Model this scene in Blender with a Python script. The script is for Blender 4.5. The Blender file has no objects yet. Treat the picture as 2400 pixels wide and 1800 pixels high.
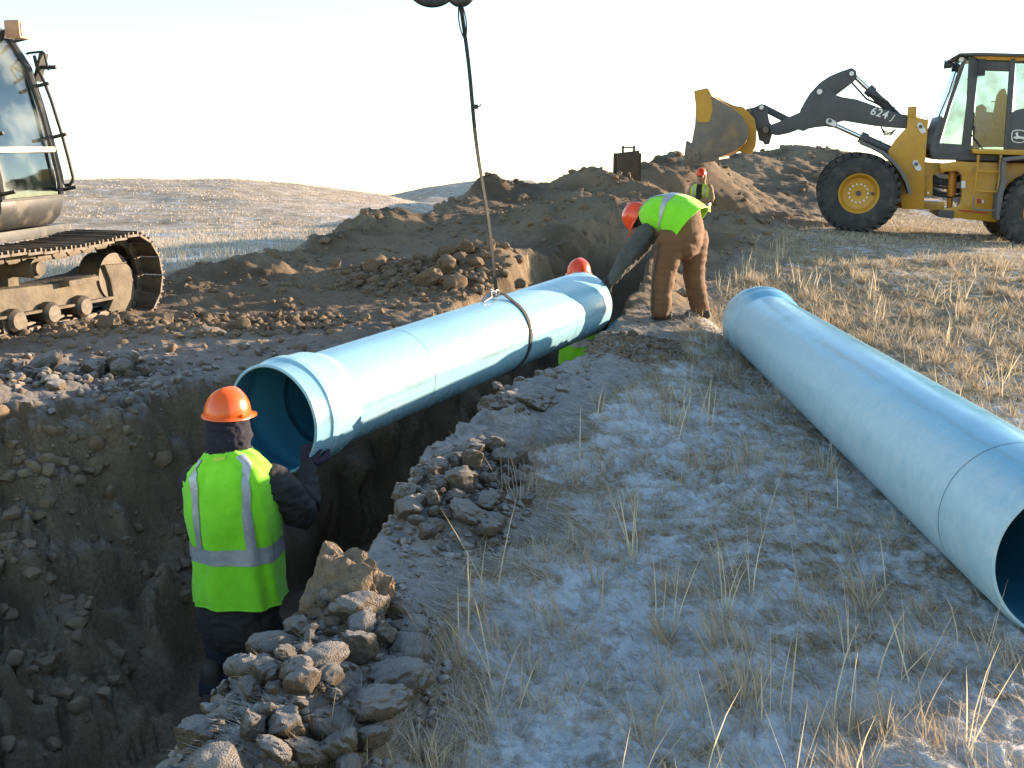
import bpy, bmesh, math, random
import numpy as np
from mathutils import Vector, Matrix, Quaternion
R = math.radians
sc = bpy.context.scene
COL = sc.collection
random.seed(7)
RNG = np.random.default_rng(11)

# ------------------------------------------------------------------ camera, sky, sun, exposure
F = 2400.0
PITCH = math.atan(560 / F)
SP, CP = math.sin(PITCH), math.cos(PITCH)
EYE = Vector((0, 0, 1.7))
cam_d = bpy.data.cameras.new('camera'); cam = bpy.data.objects.new('camera', cam_d); COL.objects.link(cam)
cam.location = EYE; cam.rotation_euler = (math.pi / 2 - PITCH, 0, 0)
cam_d.sensor_fit = 'HORIZONTAL'; cam_d.sensor_width = 36; cam_d.lens = 36 * F / 2400
cam_d.clip_start = 0.05; cam_d.clip_end = 3000
sc.camera = cam

SUN = Vector((0.872, 0.478, 0.122)).normalized()          # towards the sun
SLOPE_TILT = R(3.06)                                     # the site climbs gently away from the camera
wd = bpy.data.worlds.new('World'); sc.world = wd; wd.use_nodes = True
nt = wd.node_tree; nt.nodes.clear()
sky = nt.nodes.new('ShaderNodeTexSky'); sky.sky_type = 'NISHITA'; sky.sun_disc = False
sky.sun_elevation = math.asin(SUN.z) + SLOPE_TILT * 0.43
sky.sun_rotation = math.atan2(SUN.x, SUN.y)
sky.altitude = 900; sky.air_density = 1.0; sky.dust_density = 0.3; sky.ozone_density = 1.1
tc = nt.nodes.new('ShaderNodeTexCoord'); mp = nt.nodes.new('ShaderNodeMapping')
mp.inputs['Rotation'].default_value = (SLOPE_TILT, 0, 0)
bg = nt.nodes.new('ShaderNodeBackground'); bg.inputs['Strength'].default_value = 0.15
wo = nt.nodes.new('ShaderNodeOutputWorld')
nt.links.new(tc.outputs['Generated'], mp.inputs['Vector']); nt.links.new(mp.outputs[0], sky.inputs['Vector'])
nt.links.new(sky.outputs[0], bg.inputs['Color']); nt.links.new(bg.outputs[0], wo.inputs['Surface'])

sun_d = bpy.data.lights.new('sun', 'SUN'); sun_o = bpy.data.objects.new('sun', sun_d); COL.objects.link(sun_o)
sun_d.energy = 5.0; sun_d.angle = R(0.5); sun_d.color = (1.0, 0.77, 0.54)
sun_o.rotation_mode = 'QUATERNION'; sun_o.rotation_quaternion = SUN.to_track_quat('Z', 'Y'); sun_o.location = (20, 10, 12)

sc.view_settings.view_transform = 'Standard'; sc.view_settings.look = 'None'
sc.view_settings.exposure = 1.68; sc.view_settings.gamma = 1.0
sc.view_settings.use_curve_mapping = False
sc.render.engine = 'CYCLES'
sc.cycles.max_bounces = 6; sc.cycles.diffuse_bounces = 3; sc.cycles.glossy_bounces = 3
sc.cycles.transparent_max_bounces = 10; sc.cycles.caustics_reflective = False; sc.cycles.caustics_refractive = False

# ------------------------------------------------------------------ measuring from the photograph (2400 x 1800)
def ray(u, v):
    a = (u - 1200) / F; b = (v - 900) / F
    return Vector((a, CP - b * SP, -SP - b * CP))
def PD(u, v, d): return EYE + ray(u, v) * d
def PY(u, v, y):
    r = ray(u, v); return EYE + r * (y / r.y)
def PP(u, v, p, n):
    r = ray(u, v); return EYE + r * ((Vector(p) - EYE).dot(n) / r.dot(n))

# ------------------------------------------------------------------ numpy noise
def _h(ix, iy, seed):
    n = (ix.astype(np.int64) * 374761393 + iy.astype(np.int64) * 668265263 + seed * 974634777) & 0xFFFFFFFF
    n = ((n ^ (n >> 13)) * 1274126177) & 0xFFFFFFFF
    n = (n ^ (n >> 16)) & 0xFFFFFFFF
    return n
def vn(x, y, seed=0):
    x = np.asarray(x, float); y = np.asarray(y, float)
    ix = np.floor(x); iy = np.floor(y); fx = x - ix; fy = y - iy
    def g(dx, dy):
        a = _h(ix + dx, iy + dy, seed) * (2 * math.pi / 4294967296.0)
        return np.cos(a) * (fx - dx) + np.sin(a) * (fy - dy)
    ux = fx * fx * fx * (fx * (fx * 6 - 15) + 10); uy = fy * fy * fy * (fy * (fy * 6 - 15) + 10)
    a = g(0, 0); b = g(1, 0); c = g(0, 1); d = g(1, 1)
    return 1.5 * ((a + (b - a) * ux) * (1 - uy) + (c + (d - c) * ux) * uy)
def fbm(x, y, oct=4, seed=0, gain=0.5):
    s = 0; a = 1; f = 1.0
    for k in range(oct):
        s = s + a * vn(np.asarray(x) * f, np.asarray(y) * f, seed + k * 17); a *= gain; f *= 2.03
    return s
def worley(x, y, seed=0):
    x = np.asarray(x, float); y = np.asarray(y, float)
    ix = np.floor(x); iy = np.floor(y)
    best = np.full(x.shape, 9.0); rnd = np.zeros(x.shape)
    for dx in (-1, 0, 1):
        for dy in (-1, 0, 1):
            h1 = _h(ix + dx, iy + dy, seed) / 4294967296.0; h2 = _h(ix + dx, iy + dy, seed + 5) / 4294967296.0
            d = (ix + dx + h1 - x) ** 2 + (iy + dy + h2 - y) ** 2
            m = d < best
            best = np.where(m, d, best); rnd = np.where(m, _h(ix + dx, iy + dy, seed + 9) / 4294967296.0, rnd)
    return np.sqrt(best), rnd
def sst(a, b, x):
    t = np.clip((np.asarray(x, float) - a) / (b - a), 0, 1); return t * t * (3 - 2 * t)

# ------------------------------------------------------------------ objects and properties
def tag(o, label=None, cat=None, group=None, kind=None):
    if label: o['label'] = label
    if cat: o['category'] = cat
    if group: o['group'] = group
    if kind: o['kind'] = kind
    return o
def thing(name, loc, label, cat, group=None):
    o = bpy.data.objects.new(name, None); COL.objects.link(o); o.location = loc; o.empty_display_size = 0.1
    return tag(o, label, cat, group)
def world_loc(o):
    p = Vector(o.location)
    while o.parent: o = o.parent; p += Vector(o.location)
    return p
def link(name, me, mat=None, parent=None):
    o = bpy.data.objects.new(name, me); COL.objects.link(o)
    if mat: me.materials.clear(); me.materials.append(mat)
    if parent is not None: o.parent = parent
    return o
def np_mesh(name, V, faces_quads=None, tris=None):
    """mesh from numpy arrays: V (n,3), quads (m,4) and/or tris (k,3)"""
    me = bpy.data.meshes.new(name)
    me.vertices.add(len(V)); me.vertices.foreach_set('co', np.ascontiguousarray(V, dtype=np.float32).ravel())
    loops = []; starts = []; tot = []; pos = 0
    for fa, n in ((faces_quads, 4), (tris, 3)):
        if fa is None or len(fa) == 0: continue
        loops.append(np.asarray(fa, dtype=np.int32).ravel()); m = len(fa)
        starts.append(pos + np.arange(m, dtype=np.int32) * n); tot.append(np.full(m, n, np.int32)); pos += m * n
    L = np.concatenate(loops); S = np.concatenate(starts)
    me.loops.add(len(L)); me.loops.foreach_set('vertex_index', L)
    me.polygons.add(len(S)); me.polygons.foreach_set('loop_start', S)
    me.update(calc_edges=True); me.validate()
    return me

class MB:
    """collects shapes given in world coordinates; build() links them as ONE mesh"""
    def __init__(s): s.v = []; s.f = []
    def add(s, V, Fc):
        b = len(s.v); s.v += [tuple(p) for p in V]; s.f += [tuple(i + b for i in q) for q in Fc]; return s
    def box(s, c, size, ax=None):
        c = Vector(c); X, Y, Z = ax if ax else (Vector((1, 0, 0)), Vector((0, 1, 0)), Vector((0, 0, 1)))
        h = [k / 2 for k in size]; P = []
        for sx in (-1, 1):
            for sy in (-1, 1):
                for sz in (-1, 1): P.append(c + X * h[0] * sx + Y * h[1] * sy + Z * h[2] * sz)
        return s.add(P, [(0, 1, 3, 2), (4, 6, 7, 5), (0, 4, 5, 1), (2, 3, 7, 6), (0, 2, 6, 4), (1, 5, 7, 3)])
    def bar(s, p0, p1, w, h, up=Vector((0, 0, 1))):
        p0 = Vector(p0); p1 = Vector(p1); d = p1 - p0; L = d.length; d.normalize()
        x = d.cross(up); x = x.normalized() if x.length > 1e-4 else Vector((1, 0, 0)); z = x.cross(d)
        return s.box((p0 + p1) / 2, (w, L, h), (x, d, z))
    def prism(s, pts, vec):
        """closed outline (world points in one plane) pushed along vec"""
        n = len(pts); P = [Vector(p) for p in pts]; vec = Vector(vec)
        s.add(P + [p + vec for p in P], [tuple(range(n - 1, -1, -1)), tuple(range(n, 2 * n))] +
              [(i, (i + 1) % n, n + (i + 1) % n, n + i) for i in range(n)])
        return s
    def cyl(s, p0, p1, r0, r1=None, n=16, caps=True):
        return s.tube([p0, p1], [r0, r0 if r1 is None else r1], n, caps)
    def tube(s, path, rad, n=8, caps=True, closed=False):
        P = [Vector(p) for p in path]; m = len(P)
        if not isinstance(rad, (list, tuple)): rad = [rad] * m
        T = []
        for i in range(m):
            a = P[i - 1] if (i > 0 or closed) else P[i]; b = P[(i + 1) % m] if (i < m - 1 or closed) else P[i]
            T.append((b - a).normalized())
        t0 = T[0]; nrm = t0.cross(Vector((0, 0, 1)))
        if nrm.length < 1e-3: nrm = t0.cross(Vector((1, 0, 0)))
        nrm.normalize(); V = []; Fc = []
        for i in range(m):
            nrm = (nrm - T[i] * nrm.dot(T[i])).normalized(); bi = T[i].cross(nrm)
            for k in range(n):
                a = 2 * math.pi * k / n; V.append(P[i] + (nrm * math.cos(a) + bi * math.sin(a)) * rad[i])
        for i in range(m if closed else m - 1):
            j = (i + 1) % m
            for k in range(n):
                Fc.append((i * n + k, i * n + (k + 1) % n, j * n + (k + 1) % n, j * n + k))
        if caps and not closed:
            Fc.append(tuple(range(n - 1, -1, -1))); Fc.append(tuple(range((m - 1) * n, m * n)))
        return s.add(V, Fc)
    def lathe(s, o, axis, prof, n=32, closed=False):
        """prof: (distance along axis, radius)"""
        o = Vector(o); axis = Vector(axis).normalized()
        x = axis.cross(Vector((0, 0, 1)))
        if x.length < 1e-3: x = Vector((1, 0, 0))
        x.normalize(); y = axis.cross(x); V = []; Fc = []; m = len(prof)
        for a, r in prof:
            for k in range(n):
                t = 2 * math.pi * k / n; V.append(o + axis * a + (x * math.cos(t) + y * math.sin(t)) * r)
        for i in range(m if closed else m - 1):
            j = (i + 1) % m
            for k in range(n): Fc.append((i * n + k, i * n + (k + 1) % n, j * n + (k + 1) % n, j * n + k))
        return s.add(V, Fc)
    def ball(s, c, r, n=12, m=8, sc_=(1, 1, 1)):
        c = Vector(c); V = []; Fc = []
        for i in range(m + 1):
            t = math.pi * i / m
            for k in range(n):
                p = 2 * math.pi * k / n
                V.append(c + Vector((math.sin(t) * math.cos(p) * sc_[0], math.sin(t) * math.sin(p) * sc_[1], math.cos(t) * sc_[2])) * r)
        for i in range(m):
            for k in range(n): Fc.append((i * n + k, (i + 1) * n + k, (i + 1) * n + (k + 1) % n, i * n + (k + 1) % n))
        return s.add(V, Fc)
    def build(s, name, mat, parent=None, bevel=0.0, angle=35, smooth=True):
        me = bpy.data.meshes.new(name)
        o0 = world_loc(parent) if parent is not None else Vector((0, 0, 0))
        me.from_pydata([Vector(p) - o0 for p in s.v], [], s.f); me.update()
        bm = bmesh.new(); bm.from_mesh(me); bmesh.ops.remove_doubles(bm, verts=bm.verts, dist=1e-5)
        bmesh.ops.recalc_face_normals(bm, faces=bm.faces)
        if bevel:
            ed = [e for e in bm.edges if len(e.link_faces) == 2 and e.calc_face_angle(0) > R(40)]
            try: bmesh.ops.bevel(bm, geom=ed, offset=bevel, segments=2, profile=0.6, affect='EDGES', clamp_overlap=True)
            except Exception: pass
        bm.to_mesh(me); bm.free()
        if smooth:
            me.shade_smooth(); me.set_sharp_from_angle(angle=R(angle))
        return link(name, me, mat, parent)

# ------------------------------------------------------------------ materials
MATS = {}
def mat(name, c1, c2=None, rough=0.6, metal=0.0, scale=8.0, bump=0.0, bscale=60.0, dirt=None, dirt_amt=0.5, dscale=3.0,
        spec=0.5, coat=0.0, sub=0.0, frost=0.0, sheen=0.0):
    if name in MATS: return MATS[name]
    m = bpy.data.materials.new(name); m.use_nodes = True; t = m.node_tree; b = t.nodes['Principled BSDF']
    N = t.nodes.new; L = t.links.new
    geo = N('ShaderNodeNewGeometry')
    tc = N('ShaderNodeTexCoord')
    if c2 is None: c2 = tuple(k * 0.8 for k in c1)
    n1 = N('ShaderNodeTexNoise'); n1.inputs['Scale'].default_value = scale; n1.inputs['Detail'].default_value = 6
    n1.inputs['Roughness'].default_value = 0.6
    L(tc.outputs['Object'], n1.inputs['Vector'])
    r1 = N('ShaderNodeValToRGB'); r1.color_ramp.elements[0].position = 0.35; r1.color_ramp.elements[1].position = 0.65
    r1.color_ramp.elements[0].color = (*c1, 1); r1.color_ramp.elements[1].color = (*c2, 1)
    L(n1.outputs['Fac'], r1.inputs['Fac']); col = r1.outputs['Color']
    if dirt:
        n2 = N('ShaderNodeTexNoise'); n2.inputs['Scale'].default_value = dscale; n2.inputs['Detail'].default_value = 8
        n2.inputs['Roughness'].default_value = 0.7
        L(tc.outputs['Object'], n2.inputs['Vector'])
        r2 = N('ShaderNodeMapRange'); r2.inputs[1].default_value = 0.62 - 0.3 * dirt_amt; r2.inputs[2].default_value = 0.75 - 0.15 * dirt_amt
        r2.inputs[4].default_value = min(1.0, 0.35 + dirt_amt)
        L(n2.outputs['Fac'], r2.inputs[0])
        mx = N('ShaderNodeMix'); mx.data_type = 'RGBA'; mx.inputs[7].default_value = (*dirt, 1)
        L(r2.outputs[0], mx.inputs[0]); L(col, mx.inputs[6]); col = mx.outputs[2]
        rr = N('ShaderNodeMapRange'); rr.inputs[3].default_value = rough; rr.inputs[4].default_value = 0.9
        L(r2.outputs[0], rr.inputs[0]); L(rr.outputs[0], b.inputs['Roughness'])
    else:
        b.inputs['Roughness'].default_value = rough
    if frost:
        sx = N('ShaderNodeSeparateXYZ'); L(geo.outputs['Normal'], sx.inputs[0])
        n3 = N('ShaderNodeTexNoise'); n3.inputs['Scale'].default_value = 25; n3.inputs['Detail'].default_value = 6
        L(tc.outputs['Object'], n3.inputs['Vector'])
        ad = N('ShaderNodeMath'); ad.operation = 'ADD'; L(sx.outputs['Z'], ad.inputs[0]); L(n3.outputs['Fac'], ad.inputs[1])
        r3 = N('ShaderNodeMapRange'); r3.inputs[1].default_value = 0.85; r3.inputs[2].default_value = 1.6; r3.inputs[4].default_value = frost
        L(ad.outputs[0], r3.inputs[0])
        mf = N('ShaderNodeMix'); mf.data_type = 'RGBA'; mf.inputs[7].default_value = (0.58, 0.59, 0.61, 1)
        L(r3.outputs[0], mf.inputs[0]); L(col, mf.inputs[6]); col = mf.outputs[2]
    L(col, b.inputs['Base Color'])
    b.inputs['Metallic'].default_value = metal; b.inputs['Specular IOR Level'].default_value = spec
    b.inputs['Coat Weight'].default_value = coat; b.inputs['Sheen Weight'].default_value = sheen
    if sub: b.inputs['Subsurface Weight'].default_value = sub; b.inputs['Subsurface Radius'].default_value = (0.01, 0.01, 0.01)
    if bump:
        n4 = N('ShaderNodeTexNoise'); n4.inputs['Scale'].default_value = bscale; n4.inputs['Detail'].default_value = 8
        L(tc.outputs['Object'], n4.inputs['Vector'])
        bp = N('ShaderNodeBump'); bp.inputs['Strength'].default_value = bump; bp.inputs['Distance'].default_value = 0.02
        L(n4.outputs['Fac'], bp.inputs['Height']); L(bp.outputs[0], b.inputs['Normal'])
    MATS[name] = m; return m

def glass(name, tint=(0.75, 0.88, 0.88), gloss=0.35):
    if name in MATS: return MATS[name]
    m = bpy.data.materials.new(name); m.use_nodes = True; t = m.node_tree; t.nodes.clear(); N = t.nodes.new; L = t.links.new
    out = N('ShaderNodeOutputMaterial'); tr = N('ShaderNodeBsdfTransparent'); tr.inputs[0].default_value = (*tint, 1)
    gl = N('ShaderNodeBsdfGlossy'); gl.inputs['Roughness'].default_value = 0.04; gl.inputs[0].default_value = (0.9, 0.95, 0.95, 1)
    df = N('ShaderNodeBsdfDiffuse'); df.inputs[0].default_value = (0.45, 0.45, 0.42, 1)
    fr = N('ShaderNodeFresnel'); fr.inputs[0].default_value = 1.5
    mr = N('ShaderNodeMapRange'); mr.inputs[3].default_value = gloss * 0.2; mr.inputs[4].default_value = 1.0; L(fr.outputs[0], mr.inputs[0])
    m1 = N('ShaderNodeMixShader'); L(mr.outputs[0], m1.inputs[0]); L(tr.outputs[0], m1.inputs[1]); L(gl.outputs[0], m1.inputs[2])
    tcx = N('ShaderNodeTexCoord'); nz = N('ShaderNodeTexNoise'); nz.inputs['Scale'].default_value = 2.5; nz.inputs['Detail'].default_value = 8
    L(tcx.outputs['Object'], nz.inputs['Vector'])
    dr = N('ShaderNodeMapRange'); dr.inputs[1].default_value = 0.45; dr.inputs[2].default_value = 0.75; dr.inputs[4].default_value = 0.30
    L(nz.outputs['Fac'], dr.inputs[0])
    m2 = N('ShaderNodeMixShader'); L(dr.outputs[0], m2.inputs[0]); L(m1.outputs[0], m2.inputs[1]); L(df.outputs[0], m2.inputs[2])
    L(m2.outputs[0], out.inputs['Surface'])
    MATS[name] = m; return m
# ------------------------------------------------------------------ the lie of the land
def x_right(y): return np.interp(y, [-9, 0, 2.4, 3.2, 3.85, 4.5, 5.35, 8.06, 9.4, 12, 15, 20, 24, 28], [-3.6, -1.6, -.95, -.74, -.58, -.52, -.46, .50, .98, 1.5, 2.3, 3.7, 4.9, 6.0])
def x_left(y): return np.interp(y, [-9, 0, 4.4, 5.3, 6.1, 6.9, 8.1, 10, 12, 15, 20, 24, 28], [-8.4, -6.0, -4.6, -4.0, -2.85, -2.05, -1.28, -.6, -.02, 1.0, 2.1, 3.3, 4.4])
SOIL_EDGE = [(-26, 2), (-14, 7), (-8, 9.6), (-4.0, 11.6), (-2.95, 13.6), (-2.3, 17), (-1.2, 20.4), (-.37, 22.4), (.94, 23.0), (2.2, 23.8), (4.4, 26), (6, 29), (9, 31),
             (18, 33), (18, 50), (-4, 50)]
S_POLY = np.array([(-26, 2), (-14, 7), (-8, 9.6), (-4.0, 11.6), (-2.95, 13.6), (-2.3, 17), (-1.2, 20.4), (-.37, 22.4), (.94, 23.0), (2.2, 24.2), (4.0, 27.5),
                   (7, 32), (7, -12), (-26, -12)], float)          # dug soil on the far side of the trench
def poly_sd(x, y, P):
    """signed distance, positive inside"""
    d = np.full(x.shape, 1e9); ins = np.zeros(x.shape, bool); n = len(P)
    for i in range(n):
        ax, ay = P[i]; bx, by = P[(i + 1) % n]; ex, ey = bx - ax, by - ay
        t = np.clip(((x - ax) * ex + (y - ay) * ey) / (ex * ex + ey * ey), 0, 1)
        d = np.minimum(d, np.hypot(x - ax - t * ex, y - ay - t * ey))
        c = (ay > y) != (by > y)
        with np.errstate(divide='ignore', invalid='ignore'):
            ins ^= c & (x < (bx - ax) * (y - ay) / (by - ay + 1e-12) + ax)
    return np.where(ins, d, -d)
def v_slope(v): return SP + (np.asarray(v, float) - 900) / F * CP
def blob(x, y, cx, cy, rx, ry, ang=0.0):
    c, s = math.cos(ang), math.sin(ang); dx, dy = x - cx, y - cy
    return np.exp(-((dx * c + dy * s) / rx) ** 2 - ((-dx * s + dy * c) / ry) ** 2)
# low heaps of clods thrown up on the trench edges: (x, y, rx, ry, turn, height)
HEAPS = [(-.62, 2.55, .28, .75, -.12, .17), (-.58, 3.28, .20, .22, 0, .07), (-.27, 4.70, .24, .58, -.2, .13), (-.12, 5.35, .2, .25, 0, .04),
         (.18, 6.9, .22, .45, -.35, .05), (1.0, 8.3, .35, .40, -.3, .08), (1.05, 9.3, .3, .4, 0, .03), (1.62, 9.62, .55, .45, 0, .085)]
def ground(x, y, fine=True):
    """height, soil share, frost share, trench share of the land at x, y"""
    x = np.asarray(x, float); y = np.asarray(y, float)
    r = np.hypot(x, y); az = np.arctan2(x, np.maximum(y, 1e-3)); az = np.where(y <= 0, np.where(x > 0, 1.5, -1.5), az)
    u = 1200 + F * np.clip(np.tan(np.clip(az, -1.2, 1.2)), -2.2, 2.2) * 1.015
    wob = .10 * vn(y * 1.1, y * 0 + 3.3, 5) + .05 * vn(y * 3.7, y * 0 + 9.1, 6)
    xr = x_right(y) + wob
    xl = x_left(y) + .10 * vn(y * .9, y * 0 + 7.7, 8) + .07 * vn(y * 3.1, y * 0 + 1.1, 9) - .05
    # grass field falling away on the left, hills behind it
    zf = np.interp(r, [0, 8, 14, 20, 30, 45, 62], [0, 0, -.15, -.55, -1.25, -2.25, -3.2])
    vA = np.interp(u, [-3000, -400, 170, 550, 700, 920, 1050, 1400, 6000], [430, 420, 418, 421, 434, 467, 500, 545, 560])
    vB = np.interp(u, [-3000, 600, 920, 1000, 1150, 1320, 1700, 2400, 6000], [520, 500, 468, 448, 426, 431, 440, 450, 450])
    zA = 1.7 - 120 * v_slope(vA); zB = 1.7 - 210 * v_slope(vB)
    zf = zf + sst(62, 118, r) * (zA - zf) - sst(124, 175, r) * 2.6
    zf = np.where(r > 150, zf + sst(150, 208, r) * (zB - zf), zf)
    zf = zf - sst(215, 900, r) * 90
    zf = zf + .25 * vn(x * .12, y * .12, 21) * sst(14, 40, r) + .06 * vn(x * .5, y * .5, 22) * sst(12, 30, r)
    # dug soil
    hb = np.interp(y, [2, 6, 9, 11.6, 13.6, 17, 20.5, 23, 24.5, 26, 30, 36], [.0, .05, .06, .12, .24, .44, .55, .85, 1.08, 1.3, 1.35, 1.2])
    sd = poly_sd(x, y, S_POLY) + .35 * vn(x * .7, y * .7, 31) + .12 * vn(x * 2.3, y * 2.3, 32)
    wS = sst(-1.9, .15, sd)
    zs = hb + .10 * vn(x * .45 + 4, y * .45, 33) * sst(8, 14, y)
    zs = zs + .30 * blob(x, y, -.45, 22.2, .55, .5) + .22 * blob(x, y, 1.9, 23.4, .8, .6)
    zs = zs + .20 * blob(x, y, -2.2, 16.6, .6, 1.0) + .16 * blob(x, y, -3.4, 12.9, .5, .9, .4) + .28 * blob(x, y, .9, 17.2, .8, 1.2) + .30 * blob(x, y, -.3, 12.6, .55, .8, -.3)
    zs = zs + .14 * blob(x, y, -3.05, 8.6, .8, .35, .2) + .10 * blob(x, y, -4.2, 7.4, .6, .4) + .18 * blob(x, y, -3.4, 6.2, .5, .6)
    left = zf + (zs - zf) * wS
    # near bank, right of the trench
    zr = -.25 * sst(3.5, 9, y) * sst(1.3 - .3 * sst(5, 8, y) + .75 * sst(8, 9.3, y), 2.35, x) * (1 - sst(10.5, 16, y)) - .055 * np.clip(x - 6.6, -1.5, 12) * sst(12, 17.5, y)
    zr = zr + .06 * sst(14, 18, y)
    rs = sst(26, 36, y + .25 * vn(x * .3, y * .3, 41)) * sst(2, 6, x)
    zr = zr + rs * (1.10 + .18 * vn(x * .16, y * .2, 42)) + .65 * blob(x, y, 10.7, 38.5, 2.2, 2.0) + .25 * blob(x, y, 7.4, 35, 1.6, 1.5)
    hump = blob(x, y, 3.95, 18.6, .7, 1.9, -.28)
    zr = zr + .30 * hump + .15 * blob(x, y, 3.1, 15.8, .5, 1.1, -.28)
    zr = zr - sst(41, 60, r) * 1.6 - sst(60, 900, r) * 80
    zr = zr + .05 * vn(x * .5, y * .5, 45) * sst(9, 14, y)
    mR = sst(-.25 - .12 * np.clip(y - 13, 0, 8), .55 + .1 * np.clip(y - 13, 0, 8), x - xr)
    z = left + (zr - left) * mR
    z = z - 1.35 * blob(x, y, 4.35, 23.6, 1.0, 1.1, -.2) - .38 * blob(x, y, 3.95, 21.0, .9, 1.0)
    for cx, cy, rx, ry, an, h in HEAPS: z = z + h * blob(x, y, cx, cy, rx, ry, an) * sst(-.16, .04, x - xr)
    # soil share
    edge_w = np.interp(y, [0, 4, 8, 12, 16, 20, 26], [.55, .60, .70, .85, 1.3, 1.8, 3.0])
    q = (x - xr) + .25 * vn(x * 1.3, y * 1.3, 51) + .12 * vn(x * 4, y * 4, 52)
    soilR = 1 - sst(edge_w * .55, edge_w * 1.25, q)
    soilR = np.maximum(soilR, sst(27, 30, y + 1.2 * vn(x * .4, y * .4, 53) - .25 * np.clip(x - 7, 0, 20)) * (1 - sst(60, 70, r)))
    soilR = np.maximum(soilR, sst(.25, .5, hump + .15 * vn(x * 2, y * 2, 54)))
    soilL = sst(-.55, -.1, sd)
    soil = np.where(x > xr, soilR, np.maximum(soilL, sst(xl - .2, xl + .2, x) * 0 + soilL))
    soil = np.where((r > 70), 0, soil)
    # trench
    wl = np.interp(y, [3, 4.4, 5.3, 6.0, 7, 8, 10], [3.2, 2.75, 2.25, 1.2, .6, .42, .36])
    dl = (x - xl) / wl; dr = (xr - x) / .30
    dd = np.minimum(dl, dr) + .10 * vn(x * 3, y * 3, 61)
    T = np.clip(dd, 0, 1); T = T + .05 * np.sin(T * math.pi * 4 + 5 * vn(x * 1.4, y * 1.4, 62)) * (T > 0) * (T < 1)
    T = np.clip(T, 0, 1)
    rnd_ = (1 - sst(5.6, 7.0, y)) * (dl < dr); T = T * (1 - rnd_) + rnd_ * (.72 * T + .28 * T * T * (3 - 2 * T))
    floor = np.interp(y, [-9, 4, 12.5, 14.5, 16.5], [-1.40, -1.40, -1.32, -1.05, -.1])
    Ty = T * (1 - sst(14.8, 17.0, y))
    z = z + (np.minimum(floor, z) - z) * Ty
    if fine:
        rough_s = soil * (1 - .6 * sst(30, 60, r))
        a1 = .5 + .9 * np.clip(fbm(x * .55, y * .55, 2, 71) + .1, 0, 1)
        w1, k1 = worley(x * 3.0, y * 3.0, 72); w2, k2 = worley(x * 7.5, y * 7.5, 73); w3, k3 = worley(x * 16, y * 16, 74)
        lump = .085 * np.clip(1 - w1 * 1.25, 0, 1) * k1 + .042 * np.sqrt(np.clip(1 - w2 * w2 * 1.6, 0, 1)) * k2 + .018 * np.sqrt(np.clip(1 - w3 * w3 * 1.8, 0, 1)) * k3
        farl = .20 * fbm(x * .9, y * .9, 4, 75) * sst(10, 16, y)
        lane = np.exp(-(((x - x_left(y)) + 1.9) / .55) ** 2) * sst(5, 8, y)     # smooth haul lane pressed by the tracks
        z = z + rough_s * (lump * a1 * (1 - .65 * lane) + farl * (.35 + .65 * (1 - lane)) * .8) * (1 - .75 * Ty * (T > .98))
        z = z + rough_s * .02 * fbm(x * 6, y * 6, 3, 76)
        wallm = sst(.02, .14, T) * (1 - sst(.78, .98, T)) * (Ty > 0.01) * (dl < dr)
        z = z + wallm * (.13 * fbm(x * 2.2, y * 2.2, 4, 77) + (1.0 + 1.3 * rnd_) * lump * (.5 + a1))
        g = 1 - soil
        near = 1 - sst(10, 22, r)
        tus, kt = worley(x * 4.2, y * 4.2, 81)
        z = z + g * near * (.030 * np.clip(1 - tus * 1.4, 0, 1) * kt + .020 * fbm(x * 3.5, y * 3.5, 3, 82) + .013 * fbm(x * 20, y * 20, 3, 83))
        rip = sst(.2, .9, x - xr) * (1 - sst(1.2, 2.2, x - xr)) * sst(4, 5, y) * (1 - sst(10, 12, y))
        z = z + rip * .026 * np.sin(y * 26 + 3 * vn(x * 1.5, y * 1.5, 84)) * (.5 + .5 * vn(x * 2, y * 2, 85))
    # bed pressed by the lying pipe
    tb = np.clip((y - 3.36) / 6.02, -.02, 1.0); db = np.abs(x - (1.99 + .298 * tb)); bed = np.exp(-(db / .17) ** 4) * ((y > 3.28) & (y < 9.43))
    bot = .270 - .172 * tb - .308 - .045 * sst(.93, .95, tb) + .5 * np.minimum(db, .25) ** 2 / .308 - .006
    z = z + (bot - z) * bed
    # frost: lies where the low sun has not reached, thin on clods, thick in hollows of the grass
    fr = .53 * (1 - soil) * (1 - .5 * sst(9, 14, y + .9 * x * (x > 0)))
    fr = np.maximum(fr, .35 * soil * (1 - sst(6.5, 11, y)) * sst(-6, -3, x)); fr = np.where(x > xr, np.maximum(fr, .48 * soil * (1 - sst(8, 11, y))), fr)
    fr = np.where(r > 14, np.where(r > 60, np.where(x > -15, .40, .36), np.where(x < 2, .44, .32)) * (1 - soil), fr)
    fr = fr * (1 - .9 * T)
    return z, soil, fr, T * (Ty > 0.001)
def gz(x, y, fine=False): return float(ground(np.array([x]), np.array([y]), fine)[0][0])

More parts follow.
